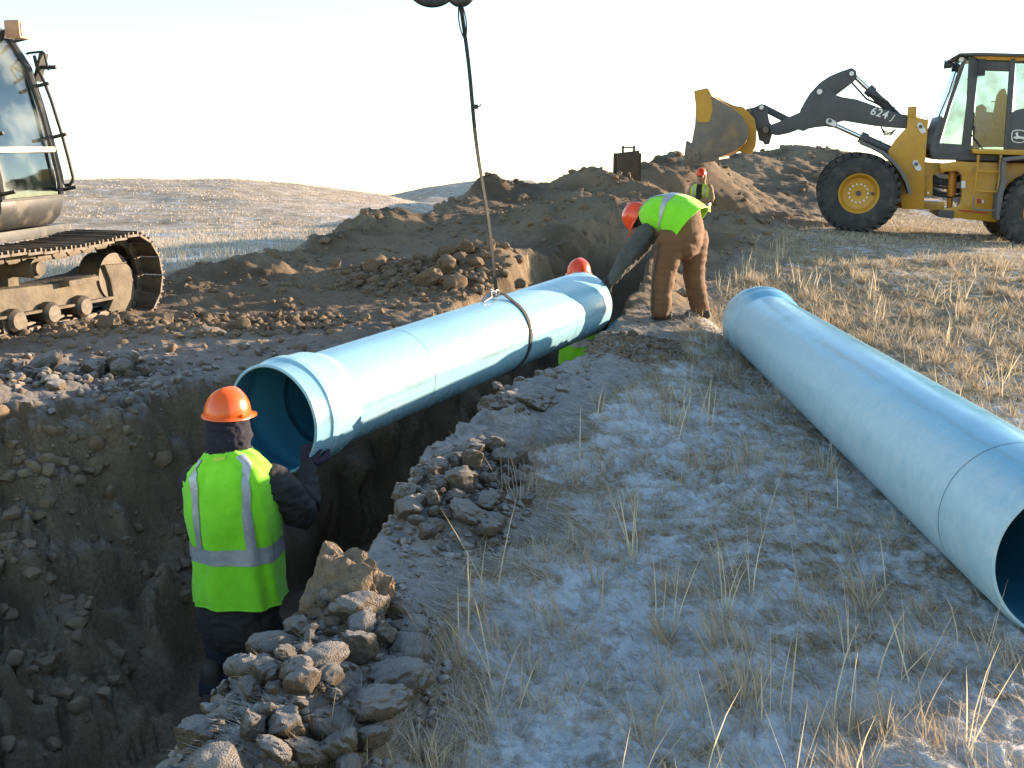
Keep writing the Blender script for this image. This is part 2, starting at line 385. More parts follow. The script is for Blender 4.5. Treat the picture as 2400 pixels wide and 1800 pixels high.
def make_ground_material(name='ground_cover', s1=(.36, .262, .150), s2=(.49, .385, .245), fc=(.66, .68, .71)):
    m = bpy.data.materials.new(name); m.use_nodes = True; t = m.node_tree; b = t.nodes['Principled BSDF']; N = t.nodes.new; L = t.links.new
    g = N('ShaderNodeNewGeometry'); at = N('ShaderNodeAttribute'); at.attribute_name = 'soil'; af = N('ShaderNodeAttribute'); af.attribute_name = 'frost'
    def noise(scale, detail=6, rough=.6, vec=None):
        n = N('ShaderNodeTexNoise'); n.inputs['Scale'].default_value = scale; n.inputs['Detail'].default_value = detail; n.inputs['Roughness'].default_value = rough
        L(vec or g.outputs['Position'], n.inputs['Vector']); return n.outputs['Fac']
    def mix(f, a, c):
        x = N('ShaderNodeMix'); x.data_type = 'RGBA'
        for s, k in ((f, 0), (a, 6), (c, 7)):
            if isinstance(s, tuple): x.inputs[k].default_value = (*s, 1)
            elif isinstance(s, float): x.inputs[k].default_value = s
            else: L(s, x.inputs[k])
        return x.outputs[2]
    def mr(v, a, c, lo=0., hi=1.):
        x = N('ShaderNodeMapRange'); x.inputs[1].default_value = a; x.inputs[2].default_value = c; x.inputs[3].default_value = lo; x.inputs[4].default_value = hi
        L(v, x.inputs[0]); return x.outputs[0]
    def math2(op, a, c):
        x = N('ShaderNodeMath'); x.operation = op
        for k, s in ((0, a), (1, c)):
            if isinstance(s, float): x.inputs[k].default_value = s
            else: L(s, x.inputs[k])
        return x.outputs[0]
    # soil
    soil_c = mix(mr(noise(2.2), .35, .65), (.155, .110, .069), (.225, .163, .104))
    soil_c = mix(mr(noise(38, 8, .7), .40, .66), soil_c, (.285, .218, .148))
    soil_c = mix(mr(noise(.55, 4), .48, .62), soil_c, (.120, .086, .057))
    # straw and matted grass, stretched streaks
    mp = N('ShaderNodeMapping'); mp.inputs['Scale'].default_value = (1.0, .55, 1.0); L(g.outputs['Position'], mp.inputs['Vector'])
    straw = mix(mr(noise(9, 8, .7, mp.outputs[0]), .35, .65), s1, s2)
    straw = mix(mr(noise(70, 6, .7), .40, .62), straw, (.20, .150, .095))
    straw = mix(mr(noise(1.1, 5), .50, .68), straw, (.215, .160, .095))
    # frost
    ff = math2('ADD', noise(5.0, 12, .78), math2('MULTIPLY', noise(.45, 3), .45))
    ff = math2('ADD', ff, math2('MULTIPLY', af.outputs['Fac'], .62))
    frost_m = mr(ff, .95, 1.10)
    sep = N('ShaderNodeSeparateXYZ'); L(g.outputs['Normal'], sep.inputs[0])
    grass_c = mix(math2('MULTIPLY', frost_m, mr(sep.outputs['Z'], .25, .9, .25, 1.)), straw, fc)
    up = mr(math2('ADD', sep.outputs['Z'], math2('MULTIPLY', noise(26, 6, .7), .9)), 1.0, 1.55)
    soil_f = mix(math2('MULTIPLY', math2('MULTIPLY', up, af.outputs['Fac']), 1.15), soil_c, (.52, .54, .57))
    nb = math2('ADD', at.outputs['Fac'], math2('MULTIPLY', math2('SUBTRACT', noise(7, 6, .7), .5), .9))
    col = mix(mr(nb, .38, .62), grass_c, soil_f)
    L(col, b.inputs['Base Color']); b.inputs['Roughness'].default_value = .95; b.inputs['Specular IOR Level'].default_value = .15
    hb = math2('ADD', math2('MULTIPLY', noise(24, 10, .72), 1.0), math2('MULTIPLY', noise(110, 4, .7), .35))
    bp = N('ShaderNodeBump'); bp.inputs['Strength'].default_value = .9; bp.inputs['Distance'].default_value = .032; L(hb, bp.inputs['Height']); L(bp.outputs[0], b.inputs['Normal'])
    return m

def grid_faces(na, nr, off=0):
    i = np.arange(na - 1)[None, :]; j = np.arange(nr - 1)[:, None]
    a = j * na + i + off
    return np.stack([a, a + 1, a + na + 1, a + na], -1).reshape(-1, 4)
def make_ground():
    A = R(58); na = 770
    # columns closer together where the picture is, radii growing with distance
    az = np.linspace(-A, A, na)
    r1 = 1.2 * np.exp(np.arange(0, 640) * .0056); r1 = r1[r1 < 42]
    r2 = r1[-1] * np.exp(np.arange(1, 170) * .0185)
    rr = np.concatenate([r1, r2]); nr = len(rr)
    X = (np.sin(az)[None, :] * rr[:, None]).ravel(); Y = (np.cos(az)[None, :] * rr[:, None]).ravel()
    Q = grid_faces(na, nr)
    # coarse remainder behind the camera and under it
    az2 = np.linspace(A, 2 * math.pi - A, 90); rc = 1.2 * np.exp(np.arange(0, 90) * .0746)
    X2 = (np.sin(az2)[None, :] * rc[:, None]).ravel(); Y2 = (np.cos(az2)[None, :] * rc[:, None]).ravel()
    Q2 = grid_faces(len(az2), len(rc), len(X))
    az3 = np.linspace(0, 2 * math.pi, 120); r3 = np.linspace(.01, 1.2, 16)
    X3 = (np.sin(az3)[None, :] * r3[:, None]).ravel(); Y3 = (np.cos(az3)[None, :] * r3[:, None]).ravel()
    Q3 = grid_faces(len(az3), len(r3), len(X) + len(X2))
    X = np.concatenate([X, X2, X3]); Y = np.concatenate([Y, Y2, Y3]); Q = np.concatenate([Q, Q2, Q3])
    Z, S, Fr, T = ground(X, Y)
    # crumbling face of the far trench wall, pushed out sideways
    wm = sst(.03, .2, T) * (1 - sst(.9, .99, T)) * (X < (x_left(Y) + x_right(Y)) / 2) * sst(6.2, 7.2, Y)
    w1, k1 = worley(Y * 2.6 + X, Z * 3.4, 95); w2, k2 = worley(Y * 7 + X, Z * 8, 96)
    push = .14 * np.clip(1 - w1 * 1.2, 0, 1) * k1 + .07 * np.clip(1 - w2 * 1.2, 0, 1) * k2 + .05 * fbm(Y * 2.6, Z * 4 + X * .5, 4, 97)
    X = X + wm * push * .9; Y = Y + 0 * push
    cx = X[Q].mean(1); cy = Y[Q].mean(1); cr = np.hypot(cx, cy); cs = S[Q].mean(1); ct = T[Q].mean(1)
    k = np.where(ct > .04, 0, np.where(cr > 62, 1, np.where(cs > .5, 2, 3)))
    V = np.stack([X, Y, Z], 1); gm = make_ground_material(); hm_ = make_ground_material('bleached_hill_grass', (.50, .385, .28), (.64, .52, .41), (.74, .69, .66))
    names = ['trench', 'hill', 'dug_soil', 'prairie']
    labs = ['deep dug trench with sheer earth walls', 'frost dusted grassy hills on the horizon', 'churned brown spoil ground beside the trench', 'frosty dry prairie grass ground']
    objs = []
    for c in range(4):
        q = Q[k == c]; used, inv = np.unique(q, return_inverse=True)
        me = np_mesh(names[c], V[used], inv.reshape(-1, 4)[:, ::-1])
        for nm, arr in (('soil', S), ('frost', Fr)):
            a = me.attributes.new(nm, 'FLOAT', 'POINT'); a.data.foreach_set('value', arr[used].astype(np.float32))
        me.shade_smooth()
        o = link(names[c], me, hm_ if c == 1 else gm); tag(o, labs[c], None, None, 'structure'); objs.append(o)
    return objs
TRENCH, HILL, SOILG, PRAIRIE = make_ground()
# ------------------------------------------------------------------ blue pipes
def pipe_material(name, frost_side, film, base=(.19, .43, .56), frost_amt=.85, rlo=.20):
    m = bpy.data.materials.new(name); m.use_nodes = True; t = m.node_tree; b = t.nodes['Principled BSDF']; N = t.nodes.new; L = t.links.new
    tc = N('ShaderNodeTexCoord'); g = N('ShaderNodeNewGeometry')
    mp = N('ShaderNodeMapping'); mp.inputs['Scale'].default_value = (6, .35, 6); L(tc.outputs['Object'], mp.inputs['Vector'])
    def noise(sc_, vec, d=8, r=.65):
        n = N('ShaderNodeTexNoise'); n.inputs['Scale'].default_value = sc_; n.inputs['Detail'].default_value = d; n.inputs['Roughness'].default_value = r; L(vec, n.inputs['Vector']); return n.outputs['Fac']
    def mr(v, a, c, lo=0., hi=1.):
        x = N('ShaderNodeMapRange'); x.inputs[1].default_value = a; x.inputs[2].default_value = c; x.inputs[3].default_value = lo; x.inputs[4].default_value = hi; L(v, x.inputs[0]); return x.outputs[0]
    def mix(f, a, c):
        x = N('ShaderNodeMix'); x.data_type = 'RGBA'
        for s, k in ((f, 0), (a, 6), (c, 7)):
            if isinstance(s, tuple): x.inputs[k].default_value = (*s, 1)
            else: L(s, x.inputs[k])
        return x.outputs[2]
    def mul(a, c):
        x = N('ShaderNodeMath'); x.operation = 'MULTIPLY'; L(a, x.inputs[0]); L(c, x.inputs[1]); return x.outputs[0]
    c = mix(mr(noise(1.2, tc.outputs['Object'], 3), .4, .6), base, tuple(k * 1.12 for k in base))
    streak = mr(noise(1.0, mp.outputs[0]), .50, .72, 0., film)
    c = mix(streak, c, (.50, .64, .67))
    # frost on the side turned away from the sun: object-space direction
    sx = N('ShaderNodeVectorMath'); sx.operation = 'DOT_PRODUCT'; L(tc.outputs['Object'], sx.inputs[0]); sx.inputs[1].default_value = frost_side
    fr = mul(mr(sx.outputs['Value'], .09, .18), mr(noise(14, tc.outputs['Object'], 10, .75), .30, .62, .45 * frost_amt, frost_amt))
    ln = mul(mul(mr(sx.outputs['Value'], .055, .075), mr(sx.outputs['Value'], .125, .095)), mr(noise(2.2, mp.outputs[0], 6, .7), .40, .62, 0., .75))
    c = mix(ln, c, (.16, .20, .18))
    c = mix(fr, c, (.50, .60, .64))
    # scuffs and soil specks
    sp = mr(noise(9, tc.outputs['Object'], 10, .8), .70, .76, 0., .8)
    c = mix(sp, c, (.13, .10, .08))
    L(c, b.inputs['Base Color'])
    rr = N('ShaderNodeMath'); rr.operation = 'ADD'; L(mr(noise(5, tc.outputs['Object']), .3, .7, rlo, rlo + .14), rr.inputs[0])
    fm = mr(fr, 0, 1, 0, .35); L(fm, rr.inputs[1]); L(rr.outputs[0], b.inputs['Roughness'])
    b.inputs['Specular IOR Level'].default_value = .55; b.inputs['IOR'].default_value = 1.5
    bp = N('ShaderNodeBump'); bp.inputs['Strength'].default_value = .12; bp.inputs['Distance'].default_value = .01
    L(noise(7, tc.outputs['Object'], 6), bp.inputs['Height']); L(bp.outputs[0], b.inputs['Normal'])
    return m
RB = .308
def make_pipe(name, bell_end, plain_end, label, mtl, group='large blue plastic pipes', lines=()):
    """bell_end, plain_end: axis points; local +Y runs from bell to plain end"""
    bell_end = Vector(bell_end); plain_end = Vector(plain_end); d = plain_end - bell_end; Ln = d.length
    root = thing(name, bell_end, label, 'pipe', group)
    root.rotation_mode = 'QUATERNION'; root.rotation_quaternion = d.to_track_quat('Y', 'Z')
    o0 = (0, 0, 0); ax = (0, 1, 0)
    def part(pn, prof, closed=False, n=96, mt=mtl):
        mb = MB(); mb.lathe(o0, ax, prof, n, closed); ob = mb.build(pn, mt, None, angle=28); ob.parent = root; return ob
    st = .43
    k = 40
    outer = [(st + (Ln - .03 - st) * i / k, RB) for i in range(k + 1)] + [(Ln, RB - .012)]
    inner = [(Ln, RB - .022)] + [(Ln - (Ln - st) * i / k, RB - .022) for i in range(1, k + 1)]
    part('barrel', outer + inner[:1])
    part('inner_wall', inner + [(.475, RB - .022), (.38, .314), (.228, .322), (.20, .332), (.15, .332), (.13, .322), (.006, .322)], mt=mat('pipe_inside_shaded', (.045, .190, .300), (.050, .205, .315), .3))  # inside of the same blue plastic, colour darkened to paint in the shade
    bell = [(0, .334), (.006, .341), (.115, .343), (.128, .346), (.140, .354), (.200, .355), (.216, .348), (.228, .344), (.36, .342), (.385, .336), (.47, RB + .003), (.475, RB - .005),
            (.475, RB - .015)][:-1]
    part('bell', [(.004, .322), (0, .326)] + bell)
    for y_ in lines:
        part('insertion_line', [(y_, RB + .0012), (y_ + .0032, RB + .0012)], False, 96, mat('ink', (.03, .04, .05), rough=.6))
    return root
PA0, PA1 = PD(637, 985, 6.1), PD(1368, 712, 9.75)       # pipe in the sling
PB0, PB1 = PD(1778, 757, 9.5), PD(2528, 1320, 3.6)     # pipe on the grass
mA = pipe_material('pipe_blue_sunlit', (.3, 0, -1), .70, (.27, .50, .60), .0)  # same plastic, strong sun painted in: paler blue and heavier pale film
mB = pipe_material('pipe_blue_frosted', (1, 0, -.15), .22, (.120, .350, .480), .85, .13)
pipeA = make_pipe('hanging_pipe', PA0, PA1, 'big sunlit blue pipe hanging from a sling over the trench', mA, lines=(1.30, 2.65, 3.55))
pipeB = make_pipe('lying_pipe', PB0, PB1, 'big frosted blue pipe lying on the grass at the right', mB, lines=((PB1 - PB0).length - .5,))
mC = pipe_material('pipe_blue_laid', (0, 0, -1), .5)
pC = make_pipe('laid_pipe', (.72, 11.1, -1.01), (1.75, 14.6, -.95), 'blue pipe already laid on the trench floor beyond the workers', mC)

# ------------------------------------------------------------------ sling and hook
strap_m = mat('sling_webbing', (.035, .032, .028), (.060, .055, .047), .85, scale=40, bump=.3, bscale=300)
steel_m = mat('dark_steel', (.045, .042, .045), (.09, .08, .075), .45, .7, scale=20, bump=.1, dirt=(.12, .10, .08), dirt_amt=.4)
axA = (PA1 - PA0).normalized(); LA = (PA1 - PA0).length
def strip(mb, pts, nrm, w, th):
    """flat webbing along pts with a width direction per point"""
    V = []; Fc = []
    for p, n in zip(pts, nrm):
        a, bvec = n
        for sx, sy in ((-1, -1), (1, -1), (1, 1), (-1, 1)): V.append(Vector(p) + a * w / 2 * sx + bvec * th / 2 * sy)
    m = len(pts)
    for i in range(m - 1):
        for k in range(4): Fc.append((i * 4 + k, i * 4 + (k + 1) % 4, (i + 1) * 4 + (k + 1) % 4, (i + 1) * 4 + k))
    Fc += [(3, 2, 1, 0), tuple((m - 1) * 4 + k for k in range(4))]
    mb.add(V, Fc)
cs = PA0 + axA * (LA * .625)
up = (Vector((0, 0, 1)) - axA * axA.z).normalized(); sd_ = axA.cross(up)
knot = cs + up * (RB + .045) - axA * .02 - sd_ * .0
hook_p = PD(1077, -8, (knot - EYE).dot(Vector((0, CP, -SP))) - .42)
slg = thing('lifting_sling', knot, 'dark webbing sling choked round the hanging pipe', 'sling')
mb = MB(); pts = []; nr = []
for i in range(73):
    a = 2 * math.pi * i / 72
    o = up * math.cos(a) + sd_ * math.sin(a)
    pts.append(cs + o * (RB + .006 + .035 * max(0, math.cos(a)) ** 30) - axA * (.10 * (0.5 - 0.5 * math.cos(a)) - .03)); nr.append((axA, o))
strip(mb, pts, nr, .040, .008); mb.build('choker_loop', strap_m, slg)
mb = MB(); pts = []; nr = []
vv = hook_p - knot
for i in range(40):
    t = i / 39; tw = .35 + .5 * math.sin(5 * t)
    p = knot + vv * t + Vector((.012 * math.sin(9 * t) * math.sin(math.pi * t), 0, 0))
    nr.append((Vector((math.cos(tw), math.sin(tw), 0)), Vector((-math.sin(tw), math.cos(tw), 0)))); pts.append(p)
strip(mb, pts, nr, .030, .008); mb.build('strap', strap_m, slg)
mb = MB(); e0 = knot + vv * .86
for s in (-1, 1):
    pts = [e0 + vv * (.14 * k / 8) + Vector((s * .028 * math.sin(math.pi * (k / 8) ** .8), 0, 0)) for k in range(9)]
    strip(mb, pts, [(Vector((0, 1, 0)), Vector((1, 0, 0)))] * 9, .045, .010)
mb.build('eye', strap_m, slg)
mb = MB(); q = PD(1113, 250, (knot - EYE).dot(Vector((0, CP, -SP))) - .3)
mb.box(q, (.05, .03, .035)); mb.tube([q, q + Vector((.02, 0, -.005)), q + Vector((.045, 0, .012)), q + Vector((.05, 0, .02))], .006, 6); mb.build('tag_tie', strap_m, slg)
mb = MB()   # wire tail and clevis lying on the pipe beside the choke
for k in range(3):
    p0 = knot + up * .0; pts = [p0, p0 - axA * .06 + up * (.02 + .01 * k) - sd_ * .02 * (k - 1), p0 - axA * .13 - up * .005 * k + sd_ * .03 * (k - 1), p0 - axA * (.2 + .02 * k) - up * .035 + sd_ * .02 * (k - 1)]
    mb.tube(pts, .007, 6)
mb.tube([knot + axA * (.03 * math.cos(t)) + up * (.022 * math.sin(t)) for t in [2 * math.pi * k / 12 for k in range(12)]], .012, 6, closed=True)
mb.build('choke_shackle', mat('bare_steel', (.45, .44, .42), (.30, .29, .28), .4, .9), slg)

hk = thing('lifting_hook', hook_p, 'dark steel lifting hook above the sling', 'hook')
mb = MB(); c0 = hook_p + Vector((.0, 0, .045))
arc = [c0 + Vector((.085 * math.sin(a), 0, -.085 * math.cos(a))) for a in [R(k) for k in range(-75, 200, 12)]]
mb.tube(arc, [.020 + .022 * math.sin(math.pi * min(1, i / 18)) for i in range(len(arc))], 12)
mb.tube([arc[-1], c0 + Vector((.0, 0, .13)), c0 + Vector((.0, 0, .30))], [.034, .04, .04], 12); mb.build('hook', steel_m, hk)
mb = MB(); c1 = hook_p + Vector((-.21, 0, .10))
arc = [c1 + Vector((.20 * math.sin(a), 0, -.15 * math.cos(a))) for a in [R(k) for k in range(-60, 62, 10)]]
for sgn in (-1, 1):
    V = [p + Vector((0, .03 * sgn, 0)) for p in arc]
mb.tube(arc, [.012 + .02 * math.sin(math.pi * i / (len(arc) - 1)) for i in range(len(arc))], 10)
mb.tube([c1 + Vector((-.17, 0, -.08)), c1 + Vector((-.13, 0, .25))], .03, 10); mb.tube([c1 + Vector((.17, 0, -.06)), c1 + Vector((.19, 0, .25))], .03, 10)
mb.build('safety_latch', steel_m, hk)
mb = MB(); mb.cyl(c0 + Vector((0, -.09, .3)), c0 + Vector((0, .09, .3)), .05, n=16); mb.box(c0 + Vector((-.1, 0, .38)), (.34, .14, .2)); mb.build('hook_block', steel_m, hk, bevel=.01)
# ------------------------------------------------------------------ wheel loader
yel = mat('loader_yellow', (.52, .27, .018), (.47, .235, .016), .45, scale=3, coat=.15, dirt=(.20, .145, .09), dirt_amt=.28, dscale=2.2)
dgr = mat('loader_dark_grey', (.060, .062, .070), (.075, .076, .082), .55, scale=4, dirt=(.13, .11, .09), dirt_amt=.22)
blk = mat('black_rubber_trim', (.02, .02, .022), (.035, .034, .034), .6, dirt=(.10, .085, .07), dirt_amt=.25)
rub = mat('tyre_rubber', (.030, .031, .034), (.055, .052, .050), .85, scale=6, bump=.15, bscale=40, dirt=(.13, .11, .09), dirt_amt=.38)
chrome = mat('chrome_rod', (.75, .75, .76), (.65, .65, .66), .18, 1.0)
white = mat('white_paint', (.78, .78, .76), (.68, .68, .66), .5)
wornst = mat('worn_bucket_steel', (.13, .115, .105), (.20, .165, .13), .55, .35, scale=3, bump=.12, bscale=30, dirt=(.42, .24, .05), dirt_amt=.25, dscale=1.5)
cabgl = glass('cab_glass', (.74, .82, .82), .12)
EN = Vector((.27, .963, 0)).normalized(); ES = Vector((EN.y, -EN.x, 0)); UP = Vector((0, 0, 1))
LC = PD(2013, 454, 19.6)
def LZ(X, Y, off=0.0): return PP(1560 + X / 2.633, 80 + Y / 2.633, LC + EN * off, EN)
def LU(u, v, off=0.0): return PP(u, v, LC + EN * off, EN)
def LL(pts, off): return [LZ(x, y, off) for x, y in pts]
LR = PP(2452, 498, LC, EN)
ldr = thing('wheel_loader', LC + Vector((0, 0, -.75)), 'yellow and dark grey wheel loader with its bucket raised', 'loader')
TR = .765
def wheel(c, inward):
    """outer face centre c, axis towards the machine"""
    ax = EN * inward
    mb = MB(); w = .54
    mb.lathe(c, ax, [(.16, .30), (.10, .31), (.045, .345), (.03, .36), (.028, .375), (.04, .385), (.045, .372)], 40)
    mb.lathe(c, ax, [(.16, .30), (.17, .22), (.175, .06), (.175, .0001)], 40)
    mb.lathe(c, ax, [(.05, .372), (.25, .37), (.50, .375)], 40)
    rim = mb.build('wheel', yel, ldr)
    mb = MB()
    mb.lathe(c, ax, [(.045, .372), (.02, .40), (.002, .47), (.0, .56), (.012, .64), (.035, .69), (.075, .715), (.12, .722), (w - .12, .722), (w - .07, .715), (w - .03, .67), (w, .56), (w - .02, .42), (w - .05, .375)], 72)
    x = ax.cross(UP).normalized(); y = ax.cross(x)
    nl = 30
    for k in range(nl):
        for side in (0, 1):
            a = 2 * math.pi * (k + .5 * side) / nl; rd = x * math.cos(a) + y * math.sin(a); tn = -x * math.sin(a) + y * math.cos(a)
            ctr = c + ax * (.145 if side == 0 else w - .145) + rd * .735
            dirw = (ax + tn * (.35 if side == 0 else -.35)).normalized(); tn2 = rd.cross(dirw)
            mb.box(ctr, (.25, .085, .062), (dirw, tn2, rd))
            sh = c + ax * (.055 if side == 0 else w - .055) + rd * .70
            mb.box(sh, (.075, .08, .06), ((ax * (1 if side == 0 else -1) + rd * .9).normalized(), tn, (rd - ax * (1 if side == 0 else -1) * .9).normalized()))
    ty = mb.build('tyre', rub, rim); 
    mb = MB()
    for k in range(14):
        a = 2 * math.pi * k / 14; rd = x * math.cos(a) + y * math.sin(a)
        mb.cyl(c + rd * .175 + ax * .172, c + rd * .175 + ax * .148, .019, n=8)
    mb.build('wheel_nuts', white, rim)
    mb = MB(); mb.cyl(c + x * .25 + ax * .18, c + x * .25 + ax * .10, .03, n=8); mb.cyl(c + ax * .18, c + ax * .15, .05, n=16); mb.build('hub', dgr, rim)
for c, s in ((LC, 1), (LR, 1), (LC + EN * 2.55, -1), (LR + EN * 2.55, -1)): wheel(c, s)
# bucket
BO = -.12; BW = 2.75
back = [(262, 336), (285, 384), (350, 420), (430, 468), (482, 520), (508, 575), (510, 630), (490, 675), (440, 712), (330, 762), (215, 800), (108, 812)]
side = [(175, 350), (250, 333)] + back + [(130, 655), (160, 672), (181, 560), (186, 450)]
mb = MB(); o0 = LL(back, BO)
cen = LZ(330, 600, BO)
inn = [p + (cen - p).normalized() * .045 for p in o0]
mb.prism(o0 + inn[::-1], EN * BW); bshell = mb.build('bucket', yel, ldr)
for off, nm in ((BO - .004, 'side_plate'), (BO + BW - .046, 'side_plate')):
    mb = MB(); mb.prism(LL(side, off), EN * .05); mb.build(nm, wornst, bshell, bevel=.004)
mb = MB(); mb.prism(LL([(125, 660), (150, 690), (200, 720), (216, 755), (205, 780), (108, 806)], BO - .03), EN * .03)
for X, Y in ((150, 715), (195, 740), (150, 765)): mb.cyl(LZ(X, Y, BO - .055), LZ(X, Y, BO - .02), .03, n=10)
mb.build('wear_plate', wornst, bshell, bevel=.004)
mb = MB(); mb.prism(LL([(178, 352), (250, 335), (268, 345), (284, 400), (290, 470), (270, 540), (240, 545), (192, 540)], BO - .012), EN * .012); mb.build('spill_plate', yel, bshell)
mb = MB(); e = LL([(100, 806), (108, 818), (330, 775), (330, 762)], BO); mb.prism(e, EN * BW); mb.build('cutting_edge', wornst, bshell, bevel=.005)
for off in (.35, 1.05, 1.7, 2.3):
    mb = MB(); mb.prism(LL([(300, 384), (420, 440), (480, 450), (548, 520), (562, 600), (556, 690), (530, 742), (440, 722), (495, 676), (513, 630), (508, 575), (482, 520), (430, 468)], off), EN * .05); mb.build('bucket_rib', yel, bshell)
# coupler
for off in (.72, 1.75):
    mb = MB(); mb.prism(LL([(486, 478), (500, 460), (545, 452), (590, 430), (612, 436), (625, 465), (640, 540), (660, 570), (655, 630), (640, 680), (612, 684), (600, 665), (575, 655), (565, 600), (530, 515), (500, 500)], off), EN * .08); mb.build('coupler_plate', dgr, ldr, bevel=.008)
mb = MB(); mb.cyl(LZ(590, 452, .6), LZ(590, 452, 1.95), .05, n=14); mb.cyl(LZ(618, 590, .55), LZ(618, 590, 2.0), .06, n=14); mb.cyl(LZ(510, 478, .6), LZ(510, 478, 1.95), .06, n=14); mb.build('coupler_pin', wornst, ldr)
# boom
arm = [(640, 562), (700, 540), (760, 512), (832, 480), (850, 430), (890, 365), (930, 322), (985, 330), (1020, 355), (1052, 376), (1090, 388), (1180, 402), (1260, 430), (1340, 460), (1420, 486), (1520, 505), (1520, 585), (1400, 578), (1300, 568), (1200, 552),
       (1100, 535), (1062, 545), (1052, 580), (990, 570), (930, 575), (880, 585), (850, 600), (820, 590), (760, 612), (690, 626), (648, 618)]
for off in (.62, 1.80):
    mb = MB(); mb.prism(LL(arm, off), EN * .11); mb.build('boom_arm', dgr, ldr, bevel=.012)
mb = MB(); mb.cyl(LZ(880, 480, .7), LZ(880, 480, 1.85), .16, n=20); mb.build('boom_crossmember', dgr, ldr)
bell = [(800, 560), (835, 470), (890, 365), (950, 300), (1010, 260), (1080, 230), (1148, 207), (1176, 224), (1184, 262), (1165, 290), (1120, 325), (1052, 376), (1010, 430), (960, 480), (900, 520), (850, 580)]
mb = MB(); mb.prism(LL(bell, 1.10), EN * .22); mb.build('bellcrank', dgr, ldr, bevel=.015)
mb = MB()
for X, Y, off, r in ((1148, 243, 1.02, .045), (950, 355, .60, .052), (592, 452, .60, .042)):
    mb.cyl(LZ(X, Y, off), LZ(X, Y, off + .3), r, n=16)
mb.build('pivot_pin', white, ldr)
mb = MB(); mb.cyl(LZ(950, 355, .61), LZ(950, 355, 1.3), .09, n=20); mb.build('pivot_boss', dgr, ldr)
mb = MB(); mb.prism(LL([(588, 432), (612, 434), (765, 512), (800, 560), (770, 575), (700, 528), (586, 470)], 1.12), EN * .18); mb.build('bucket_link', dgr, ldr, bevel=.01)
def lever(X0, Y0, X1, Y1, off, nm, r=.045):
    mb = MB(); mb.prism(LL([(X0 - 30, Y0 - 12), (X0 - 20, Y0 - 24), (X0 + 24, Y0 - 6), (X0 + 40, Y0 + 16), (X0 + 24, Y0 + 30), (X0 - 20, Y0 + 12)], off), EN * .03); mb.build(nm, white, ldr)
for X, Y in ((1020, 545), (1580, 580), (1553, 812)):
    for k, off in enumerate((.585,)):
        v = X > 1200; mb = MB()
        if v: o_ = [(X - 30, Y - 16), (X - 22, Y - 34), (X, Y - 32), (X + 24, Y + 8), (X + 26, Y + 26), (X + 6, Y + 34), (X - 10, Y + 24)]
        else: o_ = [(X - 32, Y - 8), (X - 22, Y - 24), (X, Y - 24), (X + 34, Y - 4), (X + 36, Y + 18), (X + 22, Y + 26), (X - 24, Y + 8)]
        mb.prism(LL(o_, .50 if v else off), EN * .03); pl = mb.build('pin_plate', white, ldr)
        mb = MB(); mb.cyl(LZ(X - 6, Y - 10, .47 if v else .56), LZ(X - 6, Y - 10, .6), .035, n=12); mb.build('pin_head', dgr, pl)
# cylinders
def ram(p0, p1, frac, r, nm):
    mb = MB(); mb.cyl(p0, p0 + (p1 - p0) * (frac + .03), r * .55, n=14); rod = mb.build('cylinder_rod', chrome, ldr)
    mb = MB(); a = p0 + (p1 - p0) * frac; d_ = (p1 - p0).normalized(); mb.cyl(a, p1, r, n=18); mb.cyl(a - d_ * .02, a + d_ * .12, r * 1.3, n=18); mb.cyl(a + d_ * .35, a + d_ * .38, r * 1.15, n=18); mb.cyl(a + d_ * .6, a + d_ * .63, r * 1.15, n=18)
    return mb.build(nm, dgr, ldr)
ram(LZ(1040, 560, .70), LZ(1480, 760, .70), .38, .085, 'lift_cylinder'); ram(LZ(1040, 560, 1.85), LZ(1480, 760, 1.85), .38, .085, 'lift_cylinder')
ram(LZ(1150, 243, 1.2), LZ(1440, 520, 1.2), .35, .085, 'tilt_cylinder')
mb = MB(); mb.tube([LZ(1150, 300, 1.3), LZ(1240, 400, 1.32), LZ(1330, 440, 1.3)], .02, 8); mb.build('hydraulic_pipe', dgr, ldr)
for k in range(3):
    mb = MB(); mb.tube([LZ(1250, 360 + 6 * k, 1.1), LZ(1310, 395 - 5 * k, 1.0), LZ(1370, 430 - 8 * k, 1.0), LZ(1420, 480, 1.0)], .016, 6)
    mb.build('hydraulic_hose', blk, ldr); mb = MB()
    mb.tube([LZ(1330, 575, 1.0 + .1 * k), LZ(1350, 600 + 10 * k, 1.0), LZ(1390, 608 + 8 * k, 1.0), LZ(1420, 585, 1.0)], .014, 6); mb.build('hydraulic_hose', blk, ldr)
# front frame
tower = [(1498, 448), (1546, 448), (1546, 512), (1622, 530), (1604, 770), (1600, 800), (1596, 1082), (1462, 1080), (1420, 900), (1372, 722), (1420, 650), (1490, 575)]
for off in (.53, 1.90):
    mb = MB(); mb.prism(LL(tower, off), EN * .13); mb.build('front_frame_plate', yel, ldr, bevel=.012)
mb = MB(); mb.prism(LL([(1440, 700), (1595, 700), (1590, 1078), (1450, 1075)], .9), EN * .75); mb.cyl(LZ(1190, 995, .4), LZ(1190, 995, 2.2), .2, n=18); mb.prism(LL([(1150, 900), (1470, 880), (1470, 1075), (1150, 1060)], .95), EN * .65); mb.build('axle_frame', yel, ldr, bevel=.01)
mb = MB(); mb.prism(LL([(1590, 788), (1720, 796), (1720, 860), (1660, 862), (1648, 880), (1648, 1000), (1590, 1000)], .75), EN * .06); mb.prism(LL([(1590, 1030), (1720, 1036), (1720, 1092), (1590, 1080)], .75), EN * 1.1); mb.build('hitch_bracket', yel, ldr, bevel=.006)
